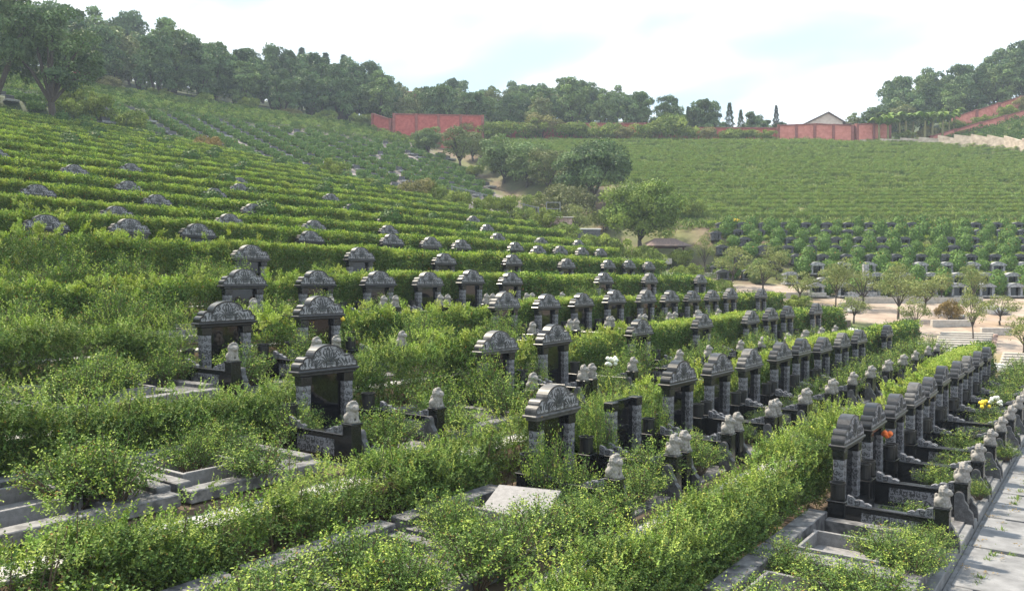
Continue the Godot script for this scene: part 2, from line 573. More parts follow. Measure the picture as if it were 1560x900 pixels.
# ============================================================ ground
func zone_color(x: float, z: float) -> Color:
	var d := -z
	var u := -CA * x + SA * d
	var over := d - lin(u, zend)
	var n := noise.get_noise_2d(x * 0.5, z * 0.5)
	var soil := Color(0.20, 0.135, 0.09)
	var sand := Color(0.37, 0.30, 0.25).lerp(Color(0.36, 0.23, 0.165), clampf(n * 2.5, 0, 1))
	var grass := Color(0.10, 0.15, 0.04).lerp(Color(0.20, 0.2, 0.07), clampf(0.3 + n * 2.0, 0, 1))
	var litter := Color(0.045, 0.07, 0.022)
	if over < 0.5: return soil if u < 76.0 else litter
	var dl := (x - 1.6) * -0.932 + (d - 100.0) * -0.362
	if d > 143.0 or x < -34.0: return litter
	if dl > 2.0 and d < 84.0 and x > -12.0: return grass * 0.8
	if dl > 2.0:
		var ub := -0.669 * x + 0.743 * d
		return litter if ub > 122.0 else Color(0.22, 0.195, 0.20).lerp(Color(0.27, 0.23, 0.215), clampf(0.5 + n * 2.0, 0, 1))
	if d < 62.0: return sand.lerp(Color(0.25, 0.24, 0.12), clampf(n * 3.0 - 0.7, 0, 1))
	if dl > -10.0: return Color(0.17, 0.12, 0.08).lerp(grass * 0.8, clampf(0.75 + n * 3.0, 0, 1))
	return grass

func ground() -> void:
	var a := []
	a.resize(Mesh.ARRAY_MAX)
	var vs := PackedVector3Array()
	var cs := PackedColorArray()
	var ix := PackedInt32Array()
	var xs := []
	var zs := []
	var q := -420.0
	while q <= 420.0:
		xs.append(q)
		q += 2.0 if absf(q + 1.0) < 110.0 else 20.0
	q = 30.0
	while q >= -620.0:
		zs.append(q)
		q -= 1.6 if q > -215.0 else 25.0
	for z: float in zs:
		for x: float in xs:
			var d := -z
			var u := -CA * x + SA * d
			var over := d - lin(u, zend)
			var y := H(x, z)
			if over < 1.5: y -= 1.25 if u > 1.2 else 0.12
			vs.append(Vector3(x, y, z))
			cs.append(zone_color(x, z))
	var w := xs.size()
	for j in zs.size() - 1:
		for i in w - 1:
			var p := j * w + i
			ix.append_array(PackedInt32Array([p, p + w, p + 1, p + 1, p + w, p + w + 1]))
	a[Mesh.ARRAY_VERTEX] = vs
	a[Mesh.ARRAY_COLOR] = cs
	a[Mesh.ARRAY_INDEX] = ix
	var m := ArrayMesh.new()
	m.add_surface_from_arrays(Mesh.PRIMITIVE_TRIANGLES, a)
	var st := SurfaceTool.new()
	st.create_from(m, 0)
	st.generate_normals()
	var o := solo("ground", st.commit(), M.earth)
	tag(o, "", "", "", "structure")

func strip(st: SurfaceTool, u0: float, u1: float, y0: float, y1: float, d0: float, d1: float) -> void:   # a band along a row
	var out := Vector3(0, 1, 0) if absf(u1 - u0) > 0.01 else Vector3(CA, 0, SA)
	quad(st, at_row(u0, d0, y0), at_row(u0, d1, y0), at_row(u1, d1, y1), at_row(u1, d0, y1), out)

func row_start(k: int) -> float:
	return maxf(5.0, 0.79 * row_u(k))

func row_end(k: int) -> float:
	return lin(row_u(k), zend)

const TURN := 0.9364   # a thing of a row looks downhill: its x runs along the row, its z points downhill

func path() -> void:
	var p := base("path", at_row(0.9, 20.0, 0.0))
	tag(p, "", "", "", "structure")
	var o := p.position
	var st := new_st()
	for s: Array in [[-1.6, 1.885, -0.035]]:
		quad(st, at_row(s[0], 2.0, s[2]) - o, at_row(s[0], 44.0, s[2]) - o, at_row(s[1], 44.0, s[2]) - o, at_row(s[1], 2.0, s[2]) - o, Vector3.UP)
	part("joint_bed", st.commit(), M.kerb, p)
	var slab := box_mesh(Vector3(1.92, 0.06, 1.36), 0.008)
	var edge := box_mesh(Vector3(2.06, 0.05, 0.34), 0.006)
	for i in 20:
		var d := 3.4 + i * 1.655
		var y := 0.0 + R(-0.006, 0.006)
		var s := part("paving_slab", slab, M.paving, p, at_row(1.12, d, y) - o, TURN)
		s.rotation.z = R(-0.004, 0.004)
		part("paving_slab", slab, M.paving, p, at_row(-0.4, d, y) - o, TURN)
		part("kerb_stone", edge, M.kerb, p, at_row(1.695, d, -0.012) + Vector3(0, 0, 0) - o, TURN)

func terraces() -> void:
	for k in ROWS:
		var u := row_u(k)
		var y := row_y(k)
		var d0 := row_start(k) - 1.0
		var d1 := row_end(k) + 1.2
		var t := base("terrace", at_row(u, (d0 + d1) / 2, y))
		tag(t, "", "", "", "structure")
		var st := new_st()
		var yw := y - 0.12
		if k > 0:
			var under := row_y(k - 1) - 0.1
			strip(st, u - 2.41, u - 2.41, under, yw - 0.03, d0, d1)
			strip(st, u - 2.41, u - 1.85, yw - 0.03, yw - 0.03, d0, d1)
		strip(st, u - 1.85, u - 1.85, y - 0.35, y - 0.03, d0, d1)
		strip(st, u - 1.85, u + 0.3, y - 0.03, y - 0.03, d0, d1)
		strip(st, u + 0.3, u + 1.17, y, y, d0, d1)
		quad(st, at_row(u - 2.41, d1, y - 1.5), at_row(u + 1.17, d1, y - 1.5), at_row(u + 1.17, d1, y), at_row(u - 2.41, d1, y - 0.15), Vector3(0.5, 0, -0.8))
		st.generate_normals()
		var m := st.commit()
		var xf := new_st()
		xf.append_from(m, 0, Transform3D(Basis(), -t.position))
		part("bank", xf.commit(), M.soil, t)
		if k == 0:
			var kl := (d1 - d0) / CA
			part("front_kerb", box_mesh(Vector3(kl, 0.42, 0.2), 0.01), M.kerb, t, at_row(1.975, (d0 + d1) / 2, y - 0.235) - t.position, TURN)
		if k > 0:
			if k < 6:
				var slab := box_mesh(Vector3(1.16, 0.05, 0.54), 0.008)
				var d := d0 + 0.5
				while d < minf(d1, d0 + 26.0):
					part("paving_slab", slab, M.walkway, t, at_row(u - 2.13, d, yw - 0.01 + R(-0.004, 0.004)) - t.position, TURN)
					d += 1.17 * CA
				if d < d1:
					var ln := (d1 - d) / CA
					part("walkway_strip", box_mesh(Vector3(ln, 0.05, 0.54), 0.008), M.walkway, t, at_row(u - 2.13, d + ln * CA / 2 - 0.45, yw - 0.01) - t.position, TURN)
			else:
				var ln := (d1 - d0) / CA
				part("walkway_strip", box_mesh(Vector3(ln, 0.05, 0.54), 0.008), M.walkway, t, at_row(u - 2.13, (d0 + d1) / 2, yw - 0.01) - t.position, TURN)

# ============================================================ tombstones and graves
func cap_outline(w: float, h: float, inset := 0.0) -> PackedVector2Array:
	var right := PackedVector2Array()
	right.append(Vector2(0.0, h))
	for i in range(1, 9):
		var a := PI / 2 * i / 8.0
		right.append(Vector2(sin(a) * w * 0.27, h * 0.52 + cos(a) * h * 0.48))
	for i in range(0, 6):
		var a := PI * 0.62 * (1.0 - i / 5.0) - 0.12
		right.append(Vector2(w * 0.355 + cos(a) * w * 0.085, h * 0.36 + sin(a) * h * 0.2))
	for i in range(0, 6):
		var a := PI * 0.5 * (1.0 - i / 5.0)
		right.append(Vector2(w * 0.445 + cos(a) * w * 0.055, h * 0.12 + sin(a) * h * 0.2))
	right.append(Vector2(w * 0.5, 0.0))
	var full := PackedVector2Array()
	for p in right: full.append(p)
	for i in range(right.size() - 1, 0, -1): full.append(Vector2(-right[i].x, right[i].y))
	if inset > 0.0:
		var r := Geometry2D.offset_polygon(full, -inset)
		if r.size(): return r[0]
	return full

func shift(p: PackedVector2Array, y: float) -> PackedVector2Array:
	var o := PackedVector2Array()
	for q in p: o.append(q + Vector2(0, y))
	return o

func blade(c: Vector2, dir: Vector2, l: float, w: float) -> PackedVector2Array:
	var s := Vector2(-dir.y, dir.x) * w
	return PackedVector2Array([c, c + dir * l * 0.35 + s * 0.7, c + dir * l * 0.75 + s, c + dir * l, c + dir * l * 0.78 - s * 0.2, c + dir * l * 0.35 - s * 0.4])

func palm_carving(y0: float, z: float) -> ArrayMesh:
	var st := new_st()
	for i in 9:
		var a := PI * (0.08 + 0.84 * i / 8.0)
		var l := 0.15 + 0.07 * sin(a)
		prism(st, blade(Vector2(cos(a) * 0.03, y0 + 0.075), Vector2(cos(a), sin(a)), l, 0.016 if i < 4 else -0.016), z - 0.004, z + 0.006)
	prism(st, PackedVector2Array([Vector2(-0.06, y0 + 0.02), Vector2(0.06, y0 + 0.02), Vector2(0.075, y0 + 0.07), Vector2(-0.075, y0 + 0.07)]), z - 0.004, z + 0.006)
	for sg: float in [-1.0, 1.0]:
		for i in 6:
			var a2 := 0.5 + i * 0.33
			prism(st, blade(Vector2(sg * (0.23 + 0.055 * i), y0 + 0.03), Vector2(sg * -cos(a2 * 0.8), sin(a2 * 0.8 + 0.3)).normalized(), 0.15 - 0.014 * i, 0.016 * sg), z - 0.004, z + 0.005)
		for i in 10:
			var a3 := TAU * i / 10.0
			var rr := 0.018 + 0.0028 * i
			tube(st, Vector3(sg * 0.315 + cos(a3) * rr * sg, y0 + 0.2 + sin(a3) * rr, z), Vector3(sg * 0.315 + cos(a3 + 0.63) * (rr + 0.0028) * sg, y0 + 0.2 + sin(a3 + 0.63) * (rr + 0.0028), z), 0.006, 0.006, 4)
	return st.commit()

func make_tomb() -> Node3D:
	var t := base("tombstone", Vector3.ZERO)
	var st := new_st()
	box(st, Vector3(0, 0.07, 0.06), Vector3(1.36, 0.14, 0.52), 0.01)
	box(st, Vector3(0, 0.17, 0.03), Vector3(1.22, 0.07, 0.36), 0.008)
	part("plinth", st.commit(), M.granite, t)
	part("tablet", box_mesh(Vector3(0.72, 0.9, 0.08), 0.008, Vector3(0, 0.65, -0.03)), M.tablet, t)
	K.inscription = inscription()
	for s: float in [-1.0, 1.0]:
		var c := part("column", box_mesh(Vector3(0.19, 0.76, 0.17), 0.012), M.carved_column, t, Vector3(s * 0.46, 0.58, 0.02))
		part("column_cap", box_mesh(Vector3(0.215, 0.15, 0.19), 0.01), M.granite, c, Vector3(0, 0.45, 0))
		part("column_foot", box_mesh(Vector3(0.215, 0.05, 0.19), 0.008), M.granite, c, Vector3(0, -0.395, 0))
	st = new_st()
	box(st, Vector3(0, 1.13, 0.02), Vector3(1.22, 0.05, 0.22), 0.012)
	box(st, Vector3(0, 1.175, 0.02), Vector3(1.34, 0.045, 0.28), 0.015)
	part("eave", st.commit(), M.cap_stone, t)
	st = new_st()
	prism(st, shift(cap_outline(1.28, 0.4), 1.197), -0.08, 0.13)
	var cap := part("cap", st.commit(), M.cap_stone, t)
	st = new_st()
	prism(st, shift(cap_outline(1.28, 0.4, 0.028), 1.197), 0.1295, 0.136)
	part("carved_face", st.commit(), M.carved_face, cap)
	part("palm_carving", palm_carving(1.235, 0.139), M.carving, cap).set_meta("kind", "stuff")
	return t

func inscription() -> ArrayMesh:
	return null

func lion_field(p: Vector3) -> float:
	var q := Vector3(absf(p.x), p.y, p.z)
	var d := (q - Vector3(0.045, 0.075, -0.05)).length() - 0.075
	d = smin(d, ((q - Vector3(0.0, 0.14, 0.015)) * Vector3(0.9, 0.85, 1.0)).length() - 0.088, 0.03)
	d = smin(d, capsule(q, Vector3(0.048, 0.03, 0.085), Vector3(0.045, 0.14, 0.055), 0.03), 0.02)
	d = smin(d, (q - Vector3(0.06, 0.035, 0.03)).length() - 0.036, 0.015)
	var hd := ((q - Vector3(0, 0.23, 0.05)) * Vector3(0.92, 1.1, 1.0)).length() - 0.078
	hd = smin(hd, (q - Vector3(0, 0.222, 0.115)).length() - 0.042, 0.02)
	for i in 6:
		var a := -0.9 + i * 0.5
		hd = smin(hd, (q - Vector3(cos(a) * 0.08, 0.245 + sin(a) * 0.085, 0.03)).length() - 0.028, 0.008)
		hd = smin(hd, (q - Vector3(cos(a) * 0.07, 0.235 + sin(a) * 0.075, -0.02)).length() - 0.03, 0.008)
	hd = smin(hd, (q - Vector3(0.035, 0.262, 0.11)).length() - 0.017, 0.006)
	d = smin(d, hd, 0.012)
	d = smin(d, capsule(q, Vector3(0, 0.06, -0.11), Vector3(0, 0.17, -0.1), 0.03), 0.015)
	var bx := Vector3(absf(p.x) - 0.085, absf(p.y - 0.01) - 0.022, absf(p.z) - 0.115)
	d = minf(d, maxf(bx.x, maxf(bx.y, bx.z)))
	return d + 0.004 * sin(p.x * 90.0) * sin(p.y * 95.0) * sin(p.z * 88.0)

func smin(a: float, b: float, k: float) -> float:
	var h := maxf(k - absf(a - b), 0.0) / k
	return minf(a, b) - h * h * k * 0.25

func capsule(p: Vector3, a: Vector3, b: Vector3, r: float) -> float:
	var pa := p - a
	var ba := b - a
	return (pa - ba * clampf(pa.dot(ba) / ba.dot(ba), 0, 1)).length() - r

func make_enclosure() -> Node3D:
	var t := base("grave_enclosure", Vector3.ZERO)
	# floor slabs with a sunken middle, side walls with carved panels, pedestals with pots, lion posts, scroll brackets
	part("floor_slab", box_mesh(Vector3(2.16, 0.05, 0.95), 0.008, Vector3(0, 0.0, 0.62)), M.granite_worn, t)
	part("step_slab", box_mesh(Vector3(2.16, 0.05, 0.62), 0.008, Vector3(0, -0.02, 1.44)), M.granite_worn, t)
	part("offering_slab", box_mesh(Vector3(0.9, 0.12, 0.5), 0.01, Vector3(0, 0.085, 0.75)), M.granite, t)
	var panel_st := new_st()
	box(panel_st, Vector3(0, 0.2, 0), Vector3(0.09, 0.4, 1.3), 0.01)
	box(panel_st, Vector3(0, 0.415, 0), Vector3(0.13, 0.035, 1.3), 0.01)
	var wall := panel_st.commit()
	var inlay := box_mesh(Vector3(0.104, 0.25, 0.86), 0.004)
	var sc := new_st()
	var outline := PackedVector2Array()
	for q: Vector2 in [Vector2(0.0, 0.0), Vector2(0.36, 0.0), Vector2(0.36, 0.03), Vector2(0.3, 0.06), Vector2(0.26, 0.05), Vector2(0.22, 0.09), Vector2(0.16, 0.1), Vector2(0.12, 0.085), Vector2(0.08, 0.13), Vector2(0.0, 0.15)]: outline.append(q)
	prism(sc, outline, -0.035, 0.035)
	var scroll := sc.commit()
	var br := new_st()
	var bo := PackedVector2Array()
	for i in 13:
		var a := PI * (1.0 - i / 12.0)
		bo.append(Vector2(0.06 + cos(a) * 0.07, 0.4 + sin(a) * 0.07))
	for q2: Vector2 in [Vector2(0.14, 0.33), Vector2(0.2, 0.24), Vector2(0.2, 0.2), Vector2(0.26, 0.14), Vector2(0.28, 0.02), Vector2(0.28, -0.1), Vector2(-0.01, -0.1)]: bo.append(q2)
	prism(br, bo, -0.05, 0.05)
	var bracket := br.commit()
	var post_st := new_st()
	box(post_st, Vector3(0, 0.26, 0), Vector3(0.2, 0.66, 0.2), 0.01)
	box(post_st, Vector3(0, 0.6, 0), Vector3(0.23, 0.04, 0.23), 0.008)
	var post := post_st.commit()
	var lion: ArrayMesh = K.lion
	var ped_st := new_st()
	box(ped_st, Vector3(0, 0.22, 0), Vector3(0.26, 0.44, 0.26), 0.01)
	box(ped_st, Vector3(0, 0.455, 0), Vector3(0.3, 0.03, 0.3), 0.008)
	var ped := ped_st.commit()
	var pot_st := new_st()
	lathe(pot_st, [[0.0, 0.0], [0.1, 0.0], [0.115, 0.02], [0.115, 0.24], [0.13, 0.25], [0.13, 0.28], [0.11, 0.28], [0.1, 0.2], [0.0, 0.2]], 16)
	var pot := pot_st.commit()
	for s: float in [-1.0, 1.0]:
		var w := part("side_wall", wall, M.granite, t, Vector3(s * 1.0, 0.02, 0.93))
		part("carved_panel", inlay, M.carved_panel, w, Vector3(0, 0.21, 0.02))
		var o := part("scroll", scroll, M.carved_panel, w, Vector3(0, 0.43, -0.62))
		o.rotation.y = -PI / 2
		var o2 := part("scroll", scroll, M.carved_panel, w, Vector3(0, 0.43, 0.62))
		o2.rotation.y = PI / 2
		var p := part("pedestal", ped, M.granite, t, Vector3(s * 0.86, 0.0, 0.12))
		part("flower_pot", pot, M.pot, p, Vector3(0, 0.47, 0))
		var q := part("post", post, M.granite, t, Vector3(s * 0.95, 0.0, 1.67))
		var l := part("stone_lion", lion, M.lion_stone, q, Vector3(0, 0.632, 0))
		l.rotation.y = s * 0.15
		l.scale = Vector3.ONE * 0.92
		var b := part("scroll_bracket", bracket, M.granite_matte, t, Vector3(s * 0.77, 0.02, 1.6))
		b.rotation.y = -PI / 2
	return t

func make_vault() -> Node3D:
	var t := base("grave_vault", Vector3.ZERO)
	for s: float in [-1.0, 1.0]:
		part("side_slab", box_mesh(Vector3(0.05, 0.4, 1.15), 0.006), M.vault_stone, t, Vector3(-0.35 + s * 0.46, 0.03, 0.65))
		part("end_slab", box_mesh(Vector3(0.868, 0.4, 0.05), 0.006), M.vault_stone, t, Vector3(-0.35, 0.028, 0.65 + s * 0.52))
	part("bottom_slab", box_mesh(Vector3(0.868, 0.03, 0.985), 0.004), M.vault_stone, t, Vector3(-0.35, 0.015, 0.65))
	return t

func make_kerb_frame() -> Node3D:
	var t := base("grave_kerb", Vector3.ZERO)
	part("back_stone", box_mesh(Vector3(2.1, 0.34, 0.3), 0.012), M.granite_worn, t, Vector3(0, 0.12, -0.12))
	part("front_stone", box_mesh(Vector3(2.1, 0.16, 0.26), 0.012), M.granite_worn, t, Vector3(0, 0.05, 1.62))
	for s: float in [-1.0, 1.0]:
		part("side_stone", box_mesh(Vector3(0.2, 0.22, 1.46), 0.012), M.granite_worn, t, Vector3(s * 0.98, 0.085, 0.76))
	part("middle_stone", box_mesh(Vector3(0.16, 0.18, 1.46), 0.012), M.granite_worn, t, Vector3(0.3, 0.065, 0.76))
	part("cover_slab", box_mesh(Vector3(0.5, 0.05, 0.7), 0.008), M.granite_matte, t, Vector3(0.63, 0.1, 1.1))
	return t

# distances of the standing tombstones of each row, in metres in front of the camera
var TOMBS := [
	[14.1, 15.75, 17.3, 18.8, 20.4, 22.1, 23.8, 25.6, 27.4, 29.3],
	[13.2, 15.04, 16.9, 18.65, 20.35, 22.1, 23.6, 25.3, 27.1, 28.9, 32.4],
	[14.0, 17.8, 19.6, 23.2, 26.7, 30.3, 32.0, 33.6, 36.9],
	[16.45, 18.4, 24.0, 25.8, 27.5, 29.3, 31.2, 32.9, 34.6, 36.25, 38.1, 41.3],
	[21.0, 22.9, 24.8, 26.6, 28.4, 30.2, 35.7, 39.2, 44.1],
	[25.3, 29.0, 32.6, 36.3, 39.9, 43.2, 45.0, 46.9],
	[23.9, 25.9, 27.8, 31.7, 35.3, 37.3, 39.0, 42.5, 44.2, 46.0, 47.8, 49.6],
	[25.6, 29.2, 32.9, 36.4, 40.1, 47.2, 50.7, 54.3],
	[28.6, 30.4, 34.2, 38.0, 45.0, 52.2],
	[31.5, 36.9, 40.4, 47.7, 56.7],
	[34.8, 38.5, 45.7, 51.0],
	[39.0, 44.4, 49.9],
]

func row_phrase(k: int) -> String:
	return "row beside paved path" if k == 0 else ORD[k] + " row above paved path"

func plots() -> void:
	K.lion = nets(lion_field, Vector3(-0.16, -0.02, -0.17), Vector3(0.16, 0.37, 0.19), 0.0115)
	var tomb := make_tomb()
	var enc := make_enclosure()
	var first := true
	for k in TOMBS.size():
		var row: Array = TOMBS[k]
		for i in row.size():
			var d: float = row[i]
			var o := ORD[row.size() - 1 - i] as String
			var t: Node3D = tomb if first else copy(tomb)
			t.position = at_row(row_u(k) + R(-0.03, 0.03), d, row_y(k) + 0.02)
			t.rotation = Vector3(R(-0.012, 0.012), TURN + R(-0.02, 0.02), R(-0.012, 0.012))
			t.scale = Vector3(1, 1.05 + R(-0.035, 0.035), 1)
			for c in t.get_children():
				if String(c.name) == "cap" or String(c.name) == "eave": c.set_surface_override_material(0, M[["cap_stone", "cap_stone_dusty", "cap_stone", "cap_stone_dark"][(i * 3 + k) % 4]])
			tag(t, "black granite tombstone with arched carved cap, %s from plaza end, %s" % [o, row_phrase(k)], "tombstone", "black tombstones of the hillside rows")
			if k == 1 and i == 1:   # this one has lost its cap and eave
				for c in t.get_children():
					if String(c.name).begins_with("cap") or String(c.name).begins_with("eave"):
						t.remove_child(c)
						c.free()
				t.set_meta("label", "capless black tombstone with bare column tops, second row above paved path")
			if d < 34.0 and k < 5 or k == 0:
				var e: Node3D = enc if first else copy(enc)
				e.position = at_row(row_u(k), d, row_y(k))
				e.rotation.y = TURN
				tag(e, "dark grave enclosure with pale lions, %s from plaza end, %s" % [o, row_phrase(k)], "grave enclosure", "grave enclosures with stone lions")
			first = false
	# graves still empty: kerbs with open granite boxes
	var vault := make_vault()
	var kerb := make_kerb_frame()
	first = true
	var spots := [[0, 12.35, "next to the paved path, before first tombstone"], [0, 10.6, "next to the paved path, second from the tombstones"], [1, 11.3, "with tilted lid in second row above path"], [1, 9.45, "deep among shrubs, second row above path"], [1, 7.6, "end of second row above path"], [2, 11.9, "half hidden by shrubs, third row above path"], [2, 10.1, "second from tombstone, third row above path"], [2, 15.9, "between two tombstones, third row above path"], [3, 14.6, "beside first tombstone, fourth row above path"], [3, 12.8, "second from tombstone, fourth row above path"], [4, 19.2, "beside first tombstone, fifth row above path"]]
	for s: Array in spots:
		var kf: Node3D = kerb if first else copy(kerb)
		var vf: Node3D = vault if first else copy(vault)
		first = false
		for o: Node3D in [kf, vf]:
			o.position = at_row(row_u(s[0]), s[1], row_y(s[0]) + 0.03)
			o.rotation.y = TURN
		tag(kf, "dark stone kerb of an empty grave " + s[2], "grave kerb", "kerbs of empty graves")
		tag(vf, "open pale granite grave box " + s[2], "grave vault", "open grave boxes")
	var lid := solo("vault_lid", box_mesh(Vector3(0.78, 0.04, 0.95), 0.006), M.vault_stone, at_row(row_u(1) - 0.68, 11.3 + 0.02, row_y(1) + 0.3), TURN)
	lid.rotation = Vector3(0.0, TURN + 0.25, 0.28)
	tag(lid, "pale granite lid leaning tilted on an open grave box", "lid")

# ============================================================ hedges
func hedges() -> void:
	for k in ROWS: hedge(k, false)

func hedge(k: int, in_front: bool) -> void:
		var u := row_u(k) + (-1.0 if in_front else 0.78)
		var y := row_y(k)
		var d0 := row_start(k)
		var d1 := row_end(k)
		var h := base("hedge", at_row(u, (d0 + d1) / 2, y), TURN * 0.0)
		var how := "clipped green hedge with pale yellow-green top %s the %s" % ["before" if in_front else "behind", row_phrase(k)]
		tag(h, how, "hedge", "hedges behind the rows of tombstones")
		var bins := {"near": [], "near_new": [], "mid": [], "mid_new": [], "far": [], "far_new": [], "vfar": [], "vfar_lit_new": []}
		var t := d0
		var stems := new_st()
		while t < d1:
			var b := "near" if t < 17.0 else "mid" if t < 31.0 else "far"
			var per: int = {"near": 360, "mid": 190, "far": 64, "vfar": 30}[b]
			var step := 0.4
			var shag := clampf((27.0 - t) / 8.0, 0.0, 1.0)
			var wild := 0.5 + 0.5 * noise.get_noise_2d(t * 2.2, k * 31.0)
			var gap := noise.get_noise_2d(t * 1.4 + 90.0, k * 17.0 + 7.0)
			var top := lerpf(1.3 if k < 4 else 1.5 if k < 5 else 1.66, [0.7, 0.8, 0.82, 0.95, 1.1][k] if k < 5 else 1.5, shag) + noise.get_noise_2d(t * 0.8, k * 9.0) * 0.12
			top += shag * (wild - 0.5) * 1.0
			if k == 0: top += 0.5 * exp(-pow((t - 15.2) / 1.7, 2.0))
			if k == 2: top += 0.5 * exp(-pow((t - 16.6) / 1.6, 2.0))
			if in_front: top = 1.2 + noise.get_noise_2d(t * 0.8, k * 13.0) * 0.1
			var wd := 0.66 + shag * (0.12 + 0.25 * (wild - 0.5))
			var amount := int(per * step / CA * (1.0 - shag * clampf(gap * 3.0 + 0.3, 0.0, 0.9)))
			for i in amount:
				var d := t + R(0, step)
				var q := rng.randf()
				var p: Vector3
				var new := false
				var loose := shag * 0.12
				if q < 0.36:
					var w := R(-0.5, 0.5)
					p = at_row(u + w * wd, d, y + top - R(0.0, 0.1) - absf(w) * shag * 0.3)
					new = rng.randf() < (0.95 - 0.55 * shag)  # young growth, packed densely so its colour also paints the sunlit top line
				elif q < 0.74:
					var v := pow(rng.randf(), 0.75)
					p = at_row(u - wd * (0.5 - R(0.0, 0.14)) * (1.0 - shag * 0.3 * v * v), d, y + 0.06 + v * (top - 0.1))
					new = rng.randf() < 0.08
				elif q < 0.86:
					p = at_row(u + wd * (0.5 - R(0.0, 0.14)), d, y + 0.1 + rng.randf() * (top - 0.15))
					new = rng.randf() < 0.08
				else:
					p = at_row(u + R(-0.42, 0.42) * wd, d, y + R(0.15, 0.95) * top)
				p += Vector3(R(-1, 1), R(-0.5, 1), R(-1, 1)) * loose
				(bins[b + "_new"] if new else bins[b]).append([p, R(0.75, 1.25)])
			# upright shoots above the top and bare stems inside
			if shag > 0.1:
				for i in int(10 * shag):
					bins[b + "_new"].append([at_row(u + R(-0.4, 0.4), t + R(0, step), y + top + pow(rng.randf(), 2.0) * 0.34), R(0.8, 1.3)])
				for i in 3:
					var p0 := at_row(u + R(-0.25, 0.25), t + R(0, step), y - 0.02) - h.position
					var p1 := p0 + Vector3(R(-0.3, 0.3), R(0.6, 1.2), R(-0.3, 0.3))
					tube(stems, p0, p1, 0.013, 0.004, 4)
			elif t < 50.0:
				var p0 := at_row(u + R(-0.15, 0.15), t, y - 0.02) - h.position
				tube(stems, p0, p0 + Vector3(R(-0.1, 0.1), 1.0, R(-0.1, 0.1)), 0.014, 0.006, 4)
			t += step
		var sm: ArrayMesh = stems.commit()
		if sm and sm.get_surface_count(): part("stems", sm, M.twig, h).set_meta("kind", "stuff")
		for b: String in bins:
			if bins[b].size(): spray("young_lit_leaves" if b.ends_with("_new") else "leaves", K[b], bins[b], h, h.position)

func shrub_mesh(n_shoots: int, w: float, h: float, l: float, fresh: float, sd: int) -> Dictionary:
	rng.seed = sd
	var st := new_st()
	for i in n_shoots:
		var a := R(0, TAU)
		var rr := sqrt(rng.randf())
		var foot := Vector3(cos(a) * rr * 0.12, 0, sin(a) * rr * 0.12)
		var ht := h * (1.0 - 0.45 * rr * rr) * R(0.55, 1.08)
		var tip := Vector3(cos(a) * rr * w * 0.5, ht, sin(a) * rr * w * 0.5) + Vector3(R(-1, 1), 0, R(-1, 1)) * 0.06
		var mid := foot.lerp(tip, 0.5) + Vector3(0, h * 0.1, 0)
		if i % 3 == 0:
			tube(st, foot, mid, 0.011, 0.007, 4)
			tube(st, mid, tip, 0.007, 0.003, 4)
		var nw := rng.randf() < fresh
		for j in 32:
			var q := R(0.3, 1.05)
			var p := foot.lerp(mid, q * 2.0) if q < 0.5 else mid.lerp(tip, q * 2.0 - 1.0)
			p += rdir() * R(0.01, 0.075)
			var dir := (tip - mid).normalized()
			var c := green(NEW1, NEW2) if nw and q > 0.75 else green(OLD1, OLD2)
			leaf(p, (rdir() + dir * 0.5).normalized(), (Vector3(0, 1.0, 0) + rdir() * 0.8).normalized(), l * R(0.75, 1.25), l * R(0.45, 0.62), c)
	return {"leaves": leaf_mesh(), "stems": st.commit()}

func put_shrub(v: Dictionary, at: Vector3, turn: float, s: Vector3, label: String, group: String, called := "shrub", m := "leaf") -> Node3D:
	var o := base(called, at, turn)
	part("stems", v.stems, M.twig, o)
	var f := part("foliage", v.leaves, M[m], o)
	o.scale = s
	tag(o, label, "shrub", group)
	return o

